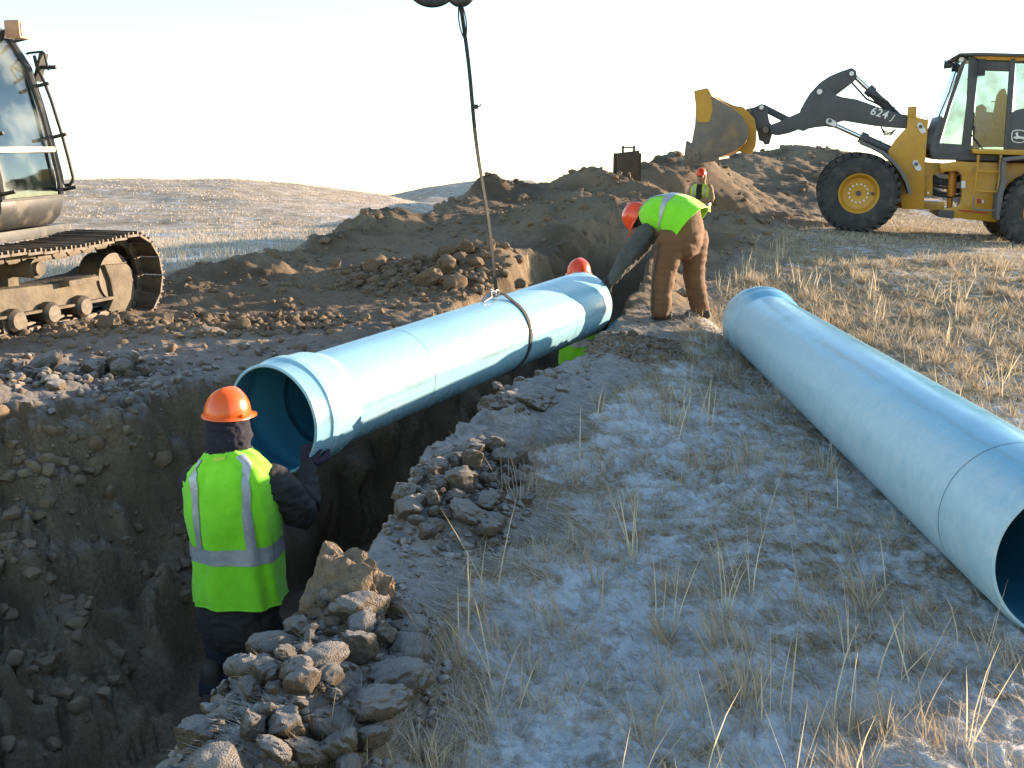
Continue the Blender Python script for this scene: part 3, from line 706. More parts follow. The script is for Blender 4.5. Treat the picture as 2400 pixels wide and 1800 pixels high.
mb = MB(); mb.box(LZ(1522, 480, .59), (.14, .14, .2), (ES, EN, UP)); mb.tube([LZ(1545, 515, .6), LZ(1550, 508, .6), LZ(1612, 514, .6), LZ(1620, 530, .6)], .012, 6); mb.build('frame_cap', yel, ldr, bevel=.006)
fend = [(1205, 655), (1290, 695), (1350, 722), (1400, 765), (1450, 820), (1490, 890), (1515, 960), (1516, 992), (1500, 985), (1480, 915), (1440, 845), (1390, 785), (1340, 742), (1285, 712), (1205, 680)]
mb = MB(); mb.prism(LL(fend, -.02), EN * .58); mb.build('front_fender', mat('fender_grey', (.11, .112, .118), (.13, .13, .132), .6, dirt=(.16, .14, .11), dirt_amt=.3), ldr, bevel=.004)
# rear frame, deck, ladder
rear = [(1690, 800), (1800, 785), (1900, 790), (2300, 800), (2640, 790), (2640, 1150), (2300, 1160), (2075, 1165), (1790, 1135), (1690, 1130), (1690, 1085), (1810, 1060), (1828, 1000), (1828, 870), (1800, 845), (1700, 850)]
for off in (.55, 1.92):
    mb = MB(); mb.prism(LL(rear, off), EN * .08); mb.build('rear_frame_plate', yel, ldr, bevel=.008)
mb = MB(); mb.prism(LL([(1850, 800), (2640, 800), (2640, 1120), (1850, 1110)], .7), EN * 1.15); mb.build('belly', blk, ldr)
mb = MB(); mb.prism(LL([(1685, 1085), (1780, 1090), (1775, 1140), (1680, 1128)], .5), EN * 1.5); mb.build('hitch_block', dgr, ldr, bevel=.01)
mb = MB(); mb.cyl(LZ(1760, 1000, .85), LZ(1775, 800, .85), .09, n=16); mb.cyl(LZ(1750, 1090, .9), LZ(1770, 790, .9), .05, n=16); mb.build('steering_post', mat('orange_post', (.50, .20, .015), (.42, .16, .01), .35), ldr)
rr_ = random.Random(4)
for k in range(11):
    mb = MB()
    y0 = 815 + k * 17; a0 = rr_.uniform(-14, 14)
    mb.tube([LZ(1640, y0, .9), LZ(1690, y0 + 18 + a0, .8), LZ(1750, y0 + 24 + a0, .82), LZ(1815, y0 + rr_.uniform(-20, 30), .95)], .026, 7); mb.build('steering_hose', blk, ldr)
mb = MB(); mb.prism(LL([(1890, 708), (2640, 722), (2640, 752), (2212, 748), (1900, 736)], .28), EN * .6); mb.build('deck', yel, ldr, bevel=.006)
mb = MB()
for X0, X1 in ((1930, 1900), (2070, 2040)): mb.tube([LZ(X0, 745, .27), LZ(X0 - 6, 850, .27), LZ(X1 + 6, 1000, .27)], .024, 6)
for Y in (842, 965): mb.bar(LZ(1922 - (Y - 842) * .1, Y, .27), LZ(2062 - (Y - 842) * .1, Y + 6, .27), .10, .03)
mb.build('ladder', yel, ldr)
mb = MB(); mb.tube([LZ(1905, 985, .27), LZ(1898, 1075, .27), LZ(1912, 1082, .27), LZ(2030, 1090, .27), LZ(2040, 1080, .27), LZ(2045, 1000, .27)], .018, 6); mb.build('bottom_step', mat('galvanised', (.35, .35, .34), (.25, .25, .25), .5, .6), ldr)
mb = MB(); mb.prism(LL([(2085, 765), (2105, 790), (2095, 860), (2105, 910), (2085, 985), (2075, 1060), (2060, 1150), (2040, 1140), (2050, 1000), (2075, 900), (2075, 800)], .05), EN * .5); mb.prism(LL([(2075, 765), (2300, 740), (2500, 760), (2500, 775), (2300, 760), (2095, 785)], .0), EN * .55); mb.build('rear_fender', MATS['fender_grey'], ldr, bevel=.004)
for X0, Y0, w_, h_, cm in ((1838, 928, 26, 44, 'white_paint'), (1935, 1030, 24, 26, 'red'), (1958, 1032, 14, 20, 'white_paint'), (1620, 980, 12, 14, 'white_paint')):
    mm = MATS['white_paint'] if cm != 'red' else mat('red_decal', (.45, .03, .03), (.4, .03, .03), .5)
    mb = MB(); off = .52; mb.prism(LL([(X0 - w_ / 2, Y0 - h_ / 2), (X0 + w_ / 2, Y0 - h_ / 2), (X0 + w_ / 2, Y0 + h_ / 2), (X0 - w_ / 2, Y0 + h_ / 2)], off), EN * .02); mb.build('decal', mm, ldr)
mb = MB(); mb.prism(LL([(1808, 1083), (1988, 1100), (1988, 1108), (1808, 1092)], .53), EN * .02); mb.build('reflector_strip', mat('red_decal', (.45, .03, .03)), ldr)
mb = MB(); mb.prism(LL([(1835, 760), (1900, 738), (2640, 752), (2640, 830), (1850, 830)], .72), EN * 1.15); mb.build('cab_mount', blk, ldr)
# engine hood beyond the frame edge
mb = MB(); mb.prism([LU(2470, 300, .7), LU(2760, 320, .7), LU(2770, 470, .7), LU(2470, 460, .7)], EN * 1.2); mb.build('engine_hood', yel, ldr, bevel=.05)
# cab
CO = .55; CW = 1.5
mb = MB(); mb.prism([LU(u, v, CO) for u, v in ((2186, 322), (2180, 352), (2184, 370), (2200, 375), (2290, 376), (2480, 378), (2480, 352), (2278, 350), (2278, 340), (2200, 335))], EN * CW); cab = mb.build('cab', dgr, ldr, bevel=.012)
def post(pts, off, nm='cab_post', th=.08, mt=None):
    mb = MB(); mb.prism([LU(u, v, off) for u, v in pts], EN * th); return mb.build(nm, mt or dgr, cab, bevel=.008)
for off in (CO, CO + CW - .08):
    post([(2272, 126), (2296, 138), (2285, 240), (2276, 342), (2254, 342), (2266, 240)], off)
    post([(2368, 136), (2381, 136), (2366, 352), (2353, 352)], off)
    post([(2481, 136), (2494, 136), (2490, 352), (2476, 352)], off)
    post([(2366, 268), (2380, 258), (2400, 254), (2480, 254), (2480, 352), (2362, 352)], off + .01, 'side_panel', .05)
    post([(2258, 134), (2266, 138), (2228, 250), (2200, 345), (2190, 345), (2222, 240)], off, 'front_pillar', .05)
    post([(2275, 127), (2490, 133), (2488, 144), (2275, 140)], off, 'roof_rail', .06, yel)
    post([(2292, 142), (2372, 145), (2370, 168), (2290, 165)], off + .02, 'window_header', .03)
    # glass
    mb = MB(); mb.prism([LU(u, v, off + .03) for u, v in ((2294, 150), (2370, 150), (2356, 350), (2278, 350))], EN * .012); mb.build('door_glass', cabgl, cab)
    mb = MB(); mb.prism([LU(u, v, off + .03) for u, v in ((2262, 142), (2274, 142), (2262, 270), (2256, 342), (2204, 342), (2230, 250))], EN * .012); mb.build('quarter_glass', cabgl, cab)
    mb = MB(); mb.prism([LU(u, v, off + .03) for u, v in ((2381, 148), (2482, 150), (2480, 256), (2400, 256), (2381, 262))], EN * .012); mb.build('rear_side_glass', cabgl, cab)
mb = MB(); f0 = [LU(u, v, CO) for u, v in ((2256, 138), (2244, 170), (2220, 236), (2205, 275))]
mb.prism(f0 + [p + ES * .012 for p in f0[::-1]], EN * CW); mb.build('windshield', cabgl, cab)
post([(2205, 272), (2212, 276), (2200, 330), (2188, 330), (2184, 340), (2180, 338)], CO, 'front_panel', CW)
mb = MB(); mb.prism([LU(u, v, CO - .1) for u, v in ((2246, 126), (2252, 124), (2300, 123), (2500, 128), (2500, 134), (2300, 130), (2262, 130))], EN * (CW + .2)); mb.build('roof', dgr, cab, bevel=.01)
mb = MB(); mb.prism([LU(u, v, CO + CW - .12) for u, v in ((2280, 345), (2490, 345), (2490, 270), (2300, 262), (2280, 280))], EN * .04); mb.build('far_lower_panel', dgr, cab)
mb = MB(); mb.box(LU(2301, 158, CO - .16), (.13, .05, .30), (ES, EN, UP)); mb.tube([LU(2290, 140, CO), LU(2300, 142, CO - .14)], .015, 6); mb.build('mirror', blk, cab, bevel=.015)
for (u, v, o_) in ((2222, 153, CO + .1), (2240, 160, CO + .45), (2228, 152, CO + 1.2), (2244, 162, CO + 1.35)):
    mb = MB(); p = LU(u, v, o_); mb.cyl(p + ES * .05, p - ES * .07, .055, .065, n=14); mb.tube([p + ES * .05, p + ES * .12 + UP * .1, p + ES * .22 + UP * .12], .015, 6); lm = mb.build('work_light', blk, cab)
mb = MB(); p = LU(2253, 140, CO + .05); mb.cyl(p - EN * .05, p + EN * .02, .042, n=16); mb.build('turn_lamp', white, cab)
mb = MB(); mb.bar(LU(2213, 143, CO + .1), LU(2232, 143, CO + .1), .1, .02); mb.build('light_bracket', blk, cab)
mb = MB(); mb.tube([LU(2241, 165, CO - .02), LU(2225, 215, CO - .04), LU(2205, 262, CO - .02), LU(2200, 275, CO)], .012, 6); mb.tube([LU(2276, 315, CO - .02), LU(2290, 332, CO - .03), LU(2305, 352, CO - .05)], .013, 6); mb.build('grab_rail', blk, cab)
mb = MB(); mb.bar(LU(2284, 296, CO - .03), LU(2282, 318, CO - .03), .03, .03); mb.build('door_handle', blk, cab)
# seat, console, steering wheel
mb = MB(); mb.prism([LU(u, v, 1.05) for u, v in ((2330, 300), (2345, 220), (2356, 205), (2362, 225), (2358, 305), (2350, 330), (2310, 330), (2308, 312))], EN * .5); mb.build('seat', blk, cab, bevel=.04)
mb = MB(); mb.prism([LU(u, v, 1.2) for u, v in ((2292, 250), (2302, 244), (2312, 252), (2310, 345), (2292, 345))], EN * .3); cc = LU(2276, 256, 1.3)
mb.tube([cc + EN * .2 * math.cos(t) + (UP * .5 - ES * .2).normalized() * .2 * math.sin(t) for t in [2 * math.pi * k / 20 for k in range(20)]], .016, 6, closed=True); mb.build('steering_column', blk, cab)
# badge and number
def flat(pts, off, nm, th=.006, parent=ldr):
    mb = MB(); mb.prism([LU(2150 + x / 6.636, 100 + y / 6.636, off) for x, y in pts], EN * th); return mb.build(nm, white, parent)
deer = [(1492, 1474), (1520, 1460), (1540, 1458), (1532, 1432), (1520, 1412), (1538, 1412), (1530, 1392), (1548, 1402), (1556, 1382), (1572, 1402), (1560, 1418), (1572, 1446), (1600, 1458), (1636, 1464), (1660, 1462), (1690, 1512), (1672, 1514), (1652, 1490), (1648, 1512), (1632, 1498), (1590, 1492), (1556, 1496), (1526, 1508), (1536, 1494), (1498, 1484)]
flat(deer, CO - .012, 'badge_deer', .01, cab)
ring = [(1478, 1390), (1500, 1368), (1575, 1360), (1660, 1374), (1688, 1396), (1694, 1470), (1676, 1528), (1640, 1548), (1575, 1556), (1510, 1544), (1480, 1524), (1466, 1460)]
mb = MB(); mb.tube([LU(2150 + x / 6.636, 100 + y / 6.636, CO - .006) for x, y in ring], .011, 6, closed=True); mb.build('badge_border', white, cab)
def text(body, p, h, ang, bold, shear, nm):
    cu = bpy.data.curves.new(nm, 'FONT'); cu.body = body; cu.size = h; cu.extrude = .003; cu.offset = bold; cu.shear = shear; cu.space_character = 1.08
    tmp = bpy.data.objects.new(nm, cu); COL.objects.link(tmp); dg = bpy.context.evaluated_depsgraph_get()
    me = bpy.data.meshes.new_from_object(tmp.evaluated_get(dg)); bpy.data.objects.remove(tmp)
    o = link(nm, me, white, ldr); o.location = p - world_loc(ldr)
    M = Matrix((ES * math.cos(ang) + UP * math.sin(ang), UP * math.cos(ang) - ES * math.sin(ang), -EN)).transposed(); o.rotation_euler = M.to_euler(); return o
text('624', LZ(1258, 492, .605), .21, -R(17), .0035, .1, 'model_number'); text('J', LZ(1388, 528, .605), .15, -R(17), .002, .25, 'model_letter')
# ------------------------------------------------------------------ tracked excavator
def PZ(u, v, z):
    r = ray(u, v); return EYE + r * ((z - EYE.z) / r.z)
exy = mat('excavator_yellow', (.50, .28, .02), (.43, .23, .02), .5, scale=3, dirt=(.22, .16, .10), dirt_amt=.45)
exd = mat('excavator_charcoal', (.035, .036, .038), (.055, .055, .055), .5, dirt=(.20, .17, .13), dirt_amt=.32, dscale=4)
mud = mat('muddy_steel', (.105, .083, .058), (.175, .140, .098), .85, scale=7, bump=.5, bscale=18, dirt=(.10, .085, .07), dirt_amt=.35)
trk = mat('track_steel', (.065, .054, .044), (.11, .09, .07), .6, .35, scale=9, bump=.25, bscale=25, dirt=(.21, .165, .115), dirt_amt=.45)
xgl = glass('excavator_glass', (.74, .88, .88), .5)
E1 = PZ(388, 742, .0); E0 = PZ(0, 842, .0)
EA = (E1 - E0); EA.z = 0; EA.normalize(); EI = Vector((-EA.y, EA.x, 0))       # along the track, and inwards
def TX(X, Y, off): return PP(X / 3.456, 380 + Y / 3.456, E1 + EI * off, EI)
exc = thing('excavator', E1 - EA * 2.2 + EI * 1.3 - Vector((0, 0, .03)), 'muddy tracked excavator with charcoal cab parked left of the trench', 'excavator')
TRR = .40; TL = 4.3; W_SH = .72
def track(nrm_off):
    fr = MB(); base = E1 + EI * nrm_off
    fr.prism([TX(x, y, .26) + EI * nrm_off for x, y in ((-500, 1120), (0, 1035), (450, 985), (790, 905), (870, 850), (960, 860), (935, 1110), (600, 1165), (0, 1262), (-500, 1340))], EI * .36)
    tf = fr.build('track_frame', mud, exc, bevel=.012)
    fr = MB(); fr.prism([TX(x, y, .20) + EI * nrm_off for x, y in ((850, 832), (1030, 820), (1075, 870), (1098, 1050), (1060, 1190), (945, 1228), (880, 1205), (925, 1100), (898, 960))], EI * .10); fr.build('idler_guard', mud, tf, bevel=.02)
    fr = MB(); fr.prism([TX(x, y, .20) + EI * nrm_off for x, y in ((0, 1255), (600, 1150), (930, 1085), (935, 1108), (600, 1172), (0, 1280))], EI * .12); fr.build('frame_ledge', mud, tf, bevel=.005)
    fr = MB(); fr.prism([TX(x, y, .16) + EI * nrm_off for x, y in ((560, 962), (800, 918), (805, 960), (565, 1010))], EI * .12); fr.build('step_block', mud, tf, bevel=.01)
    c = base - EA * (TRR + .02) + EI * .36 + Vector((0, 0, TRR + .05))
    mb = MB(); mb.cyl(c - EI * .12, c + EI * .12, TRR - .17, n=32); mb.cyl(c - EI * .14, c + EI * .14, .10, n=20); mb.build('idler', trk, tf)
    for k in range(7):
        p = base - EA * (.95 + .42 * k) + EI * .36 + Vector((0, 0, .235))
        mb = MB(); mb.lathe(p - EI * .20, EI, [(0, .0001), (0, .075), (.03, .105), (.10, .105), (.11, .085), (.29, .085), (.30, .105), (.37, .105), (.40, .075), (.40, .0001)], 20); mb.build('roller', trk, tf)
    for k in (1.55, 3.0):
        p = base - EA * k + EI * .36 + Vector((0, 0, .66))
        mb = MB(); mb.cyl(p - EI * .22, p + EI * .16, .085, n=18); mb.cyl(p - EI * .26, p - EI * .2, .06, n=14); mb.box(p + Vector((0, 0, -.1)) + EI * .1, (.12, .1, .16), (EA, EI, UP)); mb.build('carrier_roller', mud, tf)
    for X in (20, 165):
        mb = MB(); mb.prism([TX(x, y, .22) + EI * nrm_off for x, y in ((X, 1285), (X + 60, 1275), (X + 45, 1420), (X + 20, 1430))], EI * .03); mb.build('roller_guard', mud, tf)
    # shoes and links round the loop
    rr = TRR; straight = TL - 2 * rr; per = 2 * straight + 2 * math.pi * rr; n = int(per / .185); pitch = per / n
    def at_loop(s):
        s %= per
        if s < straight: return (-rr - s, 2 * rr - .035 * math.sin(math.pi * min(1, s / 1.5)) - .03 * math.sin(math.pi * s / straight), math.pi)       # top run, front to back
        s -= straight
        if s < math.pi * rr: a = s / rr; return (-rr - straight - rr * math.sin(a), rr + rr * math.cos(a), math.pi + a)
        s -= math.pi * rr
        if s < straight: return (-rr - straight + s, 0.0, 0.0)
        s -= straight
        a = s / rr; return (-rr + rr * math.sin(a), rr - rr * math.cos(a), a)
    sm = MB(); sm.box((0, 0, 0), (pitch * .94, W_SH, .022))
    for gx, hh in ((-.36, .03), (0, .024), (.36, .024)): sm.box((gx * pitch, 0, -.011 - hh / 2), (.018, W_SH, hh))
    so = sm.build('track_shoe', trk, None, bevel=0, smooth=False); sme = so.data; bpy.data.objects.remove(so)
    lm = MB()
    for sx in (-.11, .11):
        lm.prism([Vector((x * pitch, sx - .028, z)) for x, z in ((-.5, .01), (.5, .01), (.5, .06), (.42, .095), (-.30, .095), (-.5, .06))], (0, .056, 0))
    lm.cyl((pitch * .5, -.15, .05), (pitch * .5, .15, .05), .028, n=10)
    lo = lm.build('track_link', trk, None, bevel=.006); lme = lo.data; bpy.data.objects.remove(lo)
    root = world_loc(tf)
    for i in range(n):
        x, z, a = at_loop(i * pitch)
        if x < -3.2: continue
        tang = EA * math.cos(a) + UP * math.sin(a); nrm = -EA * math.sin(a) + UP * math.cos(a)     # nrm points into the loop
        M = Matrix((tang, EI, nrm)).transposed()
        if M.determinant() < 0: M = Matrix((-tang, EI, nrm)).transposed()
        p = base + EA * x + UP * (z + .05) + EI * .36
        for nm, me in (('track_shoe', sme), ('track_link', lme)):
            o = bpy.data.objects.new(nm, me)
            if not me.materials: me.materials.append(trk)
            COL.objects.link(o); o.parent = tf; o.location = p - root; o.rotation_euler = M.to_euler()
track(0.0)
# far track, shoes joined as a simple belt (only its top shows)
mb = MB(); b2 = E1 + EI * 1.95
for k in range(22): mb.box(b2 - EA * (.45 + .185 * k) + EI * .36 + UP * .86, (.17, W_SH, .05), (EA, EI, UP))
mb.prism([b2 - EA * .3 + UP * .1, b2 - EA * .1 + UP * .45, b2 - EA * .3 + UP * .84, b2 - EA * 4.2 + UP * .84, b2 - EA * 4.2 + UP * .05, b2 - EA * .4 + UP * .05], EI * .7)
mb.build('far_track', trk, exc)
# upper body
CF = Vector((.99, -.11, 0)).normalized(); CWD = Vector((-CF.y, CF.x, 0))          # cab forward; across, away from the camera
cp = PD(147, 440, 9.75)                                                            # on the front pillar on the far side
def CX(u, v, off=0.0): return PP(u, v, cp + CWD * off, CWD)
prof = [(6, 78), (26, 92), (70, 160), (100, 250), (128, 350), (144, 415), (149, 455)]
low = [(149, 458), (149, 480), (143, 505), (126, 523), (100, 530)]
CAB_W = 1.0
pc = [CX(u, v) for u, v in prof]; lc = [CX(u, v) for u, v in low]
zb = lc[-1].z; sh = -CWD * CAB_W
mb = MB(); bk = CX(100, 530) - CF * 1.35
mb.prism([lc[0], lc[1], lc[2], lc[3], lc[4], Vector((bk.x, bk.y, lc[4].z)), Vector((bk.x, bk.y, lc[0].z))], sh); ecab = mb.build('cab', exd, exc, bevel=.03)
for off in (0, -CAB_W + .05):
    mb = MB(); pts = [p + CWD * off for p in pc]; mb.tube([p - CF * .03 for p in pts] , .045, 10); mb.build('front_pillar', exd, ecab)
    mb = MB(); t0 = pts[0] - CF * .05; r0 = pts[0] - CF * 1.1; r1 = Vector((bk.x, bk.y, 0)) + CWD * off; mb.tube([t0, r0, Vector((r1.x, r1.y, r0.z - .15)), Vector((r1.x, r1.y, lc[0].z))], .04, 8)
    m_ = pc[4] + CWD * off - CF * .55; mb.tube([Vector((m_.x, m_.y, pc[0].z)), Vector((m_.x, m_.y, lc[0].z))], .03, 8); mb.build('cab_post', exd, ecab)
    mb = MB(); w_ = [p + CWD * off for p in pc[1:]]; rear_x = [pts[0] - CF * 1.0, Vector((r1.x, r1.y, lc[0].z))]
    mb.prism([w_[0], w_[2], w_[4], w_[5], rear_x[1] + UP * .02, rear_x[0]], CWD * .008); mb.build('side_glass', xgl, ecab)
def pane(i0, i1, nm, inset=.05):
    mb = MB(); p = [pc[i] - CF * .02 for i in range(i0, i1 + 1)]
    mb.prism(p + [q - CF * .01 for q in p[::-1]], sh); return mb.build(nm, xgl, ecab)
pane(1, 4, 'upper_windshield'); pane(4, 6, 'lower_windshield')
mb = MB(); mb.bar(pc[4], pc[4] + sh, .03, .045); mb.build('windshield_divider', mat('aluminium', (.55, .50, .42), (.4, .36, .30), .5, .6), ecab)
mb = MB(); mb.prism([pc[0] + UP * .05, pc[1], pc[1] - CF * .06, pc[0] - CF * 1.15, pc[0] - CF * 1.15 + UP * .06], sh); mb.build('cab_roof', exd, ecab, bevel=.02)
mb = MB(); mb.bar(lc[0] + UP * .0, lc[0] + sh, .02, .02); mb.build('panel_seam', blk, ecab)
# bracket pegs both sides
for (u, v) in ((36, 96), (82, 203), (123, 322), (147, 445)):
    p = CX(u, v); mb = MB(); mb.tube([p, p + CF * .07 + UP * .015, p + CF * .14 + UP * .03], .017, 8); mb.build('guard_bracket', blk, ecab)
    if v < 300: continue
    q = p + sh; mb = MB(); mb.tube([q, q + CF * .1 + UP * .02, q + CF * .14 + UP * .03], .017, 8); mb.build('guard_bracket', blk, ecab)
# hand rail and mirror
mb = MB(); mb.tube([CX(u, v, .06) for u, v in ((62, 126), (70, 124), (100, 121), (103, 124), (114, 165))], .011, 8); mb.build('mirror_arm', blk, ecab)
mb = MB(); mb.tube([CX(u, v, .05) for u, v in ((80, 130), (86, 155), (103, 190), (120, 235), (145, 315), (160, 370), (171, 415), (170, 425), (163, 433), (150, 435))], .016, 8); mb.build('hand_rail', blk, ecab)
mb = MB(); p = CX(95, 158, .10); mx = (CF * .35 + UP * .94).normalized()
mb.box(p, (.03, .12, .27), ((CF - mx * CF.dot(mx)).normalized(), CWD, mx)); mb.cyl(p + CF * .02, p + CF * .16, .02, n=8); mb.build('mirror', exd, ecab, bevel=.015)
# work lamp on the roof
mb = MB(); p = CX(40, 70, -.18); mb.box(p, (.15, .17, .16), (CF, CWD, UP)); wl = mb.build('work_lamp', mat('lamp_housing', (.55, .33, .20), (.45, .27, .16), .5), ecab, bevel=.02)
mb = MB(); mb.box(p + CF * .078, (.012, .13, .12), (CF, CWD, UP)); mb.build('lamp_lens', mat('lens', (.75, .75, .70), (.7, .7, .62), .15), wl)
mb = MB(); mb.tube([p - CF * .06, p - CF * .14 - UP * .02, p - CF * .18 - UP * .1], .025, 8); mb.build('lamp_bracket', blk, wl)
# inside: seat, levers, monitor
ci = (pc[4] + pc[4] + sh) / 2 - CF * .75; ci.z = lc[0].z
mb = MB(); mb.box(ci + UP * .30, (.5, .5, .14), (CF, CWD, UP)); mb.box(ci - CF * .25 + UP * .66, (.14, .48, .66), (CF, CWD, UP)); mb.build('seat', blk, ecab, bevel=.05)
mb = MB()
for s in (-.3, .3):
    q = ci + CF * .25 + CWD * s + UP * .45; mb.tube([q - UP * .4, q, q + UP * .12], .02, 8); mb.ball(q + UP * .15, .035)
mb.build('control_lever', blk, ecab)
mb = MB(); mb.box(ci + CF * .52 - CWD * .38 + UP * .62, (.05, .16, .12), (CF, CWD, UP)); mb.tube([ci + CF * .5 - CWD * .4, ci + CF * .52 - CWD * .38 + UP * .6], .02, 6); mb.build('monitor', blk, ecab)
# house, boom and stick (mostly beyond the picture edge)
hc = ci - CF * 1.2 - CWD * .7; hz = lc[4].z
mb = MB(); mb.box(Vector((hc.x, hc.y, hz + .35)) - CF * .55 + CWD * .1, (2.2, 2.6, .8), (CF, CWD, UP)); mb.build('engine_house', exy, exc, bevel=.06)
mb = MB(); mb.box(Vector((hc.x, hc.y, hz - .04)) + CF * .6 + CWD * .35, (2.5, 2.3, .10), (CF, CWD, UP)); mb.prism([CX(126, 527, -.02), CX(60, 545, -.02), CX(-30, 560, -.02), CX(-30, 535, -.02)], sh * .9); mb.build('deck', exd, exc, bevel=.01)
mb = MB(); q = Vector((hc.x, hc.y, 0)) - CF * .1; mb.cyl(q + UP * .55, q + UP * (hz - .05), .6, n=28); mb.bar(q - EI * 1.1 + UP * .6, q + EI * 1.1 + UP * .6, .9, .35); mb.build('undercarriage', mud, exc, bevel=.02)
br = pc[4] - CWD * 1.75 - CF * .55; br.z = hz + .35
tip = Vector((hook_p.x - .1, hook_p.y, hook_p.z + .5)); knee = br + CF * 1.1 + UP * 3.6; elbow = tip + UP * 2.1 - CF * 1.1
mb = MB(); mb.bar(br, knee, .36, .55, CWD); mb.bar(knee - UP * .15, elbow, .34, .5, CWD); mb.build('boom', exy, exc, bevel=.03)
mb = MB(); mb.bar(elbow - UP * .1, tip, .26, .36, CWD); mb.build('stick', exy, exc, bevel=.02)
# ------------------------------------------------------------------ people
def ring_tube(rings, n=20):
    """rings: (centre, half width, half depth, side vector); rounded ends. returns verts, faces"""
    C = [Vector(r[0]) for r in rings]; m = len(C); V = []; Fc = []
    fr = []
    for i in range(m):
        a = C[max(0, i - 1)]; b = C[min(m - 1, i + 1)]; t = (b - a).normalized()
        s = Vector(rings[i][3]); s = (s - t * s.dot(t)); s = s.normalized() if s.length > 1e-4 else t.orthogonal().normalized()
        fr.append((t, s, t.cross(s)))
    ext = []
    for i, sg in ((0, -1), (m - 1, 1)):
        t, s, nn = fr[i]; rad = min(rings[i][1], rings[i][2]); L_ = []
        for k in (1, 2):
            a = math.pi / 2 * k / 2.6; L_.append((C[i] + t * sg * rad * math.sin(a), rings[i][1] * math.cos(a), rings[i][2] * math.cos(a), s, nn))
        L_.append((C[i] + t * sg * rad, 0, 0, s, nn)); ext.append(L_)
    seq = ext[0][::-1] + [(C[i], rings[i][1], rings[i][2], fr[i][1], fr[i][2]) for i in range(m)] + ext[1]
    for c, w, d, s, nn in seq:
        if w == 0 and d == 0: w = d = 1e-4
        for k in range(n):
            a = 2 * math.pi * k / n; V.append(c + s * (w * math.cos(a)) + nn * (d * math.sin(a)))
    for i in range(len(seq) - 1):
        for k in range(n): Fc.append((i * n + k, i * n + (k + 1) % n, (i + 1) * n + (k + 1) % n, (i + 1) * n + k))
    Fc.append(tuple(range(n - 1, -1, -1))); Fc.append(tuple(range((len(seq) - 1) * n, len(seq) * n)))
    return V, Fc
def fuse(name, tubes, voxel, mt, parent, smooth=6, wrinkle=0.0, wscale=14, seed=0, fold=0.0):
    mb = MB()
    for r in tubes: mb.add(*ring_tube(r))
    me = bpy.data.meshes.new(name); me.from_pydata(mb.v, [], mb.f); me.update()
    bm = bmesh.new(); bm.from_mesh(me); bmesh.ops.recalc_face_normals(bm, faces=bm.faces); bm.to_mesh(me); bm.free()
    ob = bpy.data.objects.new(name, me); COL.objects.link(ob)
    md = ob.modifiers.new('r', 'REMESH'); md.mode = 'VOXEL'; md.voxel_size = voxel
    ms = ob.modifiers.new('s', 'SMOOTH'); ms.factor = .5; ms.iterations = smooth
    dg = bpy.context.evaluated_depsgraph_get(); out = bpy.data.meshes.new_from_object(ob.evaluated_get(dg)); bpy.data.objects.remove(ob); bpy.data.meshes.remove(me)
    n = len(out.vertices); co = np.empty(n * 3, np.float32); out.vertices.foreach_get('co', co); co = co.reshape(-1, 3)
    if wrinkle:
        no = np.empty(n * 3, np.float32); out.vertices.foreach_get('normal', no); no = no.reshape(-1, 3)
        wx = co[:, 0] + .6 * co[:, 1] + .25 * vn(co[:, 2] * 5, co[:, 0] * 5, seed + 3)
        k = vn(wx * wscale * .8 + seed, co[:, 2] * wscale * 1.3 + co[:, 0] * wscale * .5, seed) + .5 * vn(wx * wscale * 2, co[:, 2] * wscale * 2.6, seed + 7)
        k = k + fold * (1 - np.abs(vn(wx * wscale * .5, co[:, 2] * wscale * 1.6, seed + 11)) * 3)
        co = co + no * (k * wrinkle)[:, None]
    o0 = np.array(world_loc(parent)) if parent is not None else np.zeros(3)
    out.vertices.foreach_set('co', (co - o0).astype(np.float32).ravel()); out.update(); out.shade_smooth()
    out.name = name
    return link(name, out, mt, parent)
def limb(pts, rad, side, sq=.92):
    """pts with radii, resampled smoothly"""
    P = [Vector(p) for p in pts]; out = []
    for i in range(len(P) - 1):
        for k in range(4):
            t = k / 4; out.append((P[i].lerp(P[i + 1], t), rad[i] + (rad[i + 1] - rad[i]) * t))
    out.append((P[-1], rad[-1]))
    # soften the joint
    q = [o[0].copy() for o in out]
    for _ in range(2):
        q = [q[0]] + [(q[i - 1] + q[i] * 2 + q[i + 1]) / 4 for i in range(1, len(q) - 1)] + [q[-1]]
    return [(q[i], out[i][1], out[i][1] * sq, side) for i in range(len(q))]
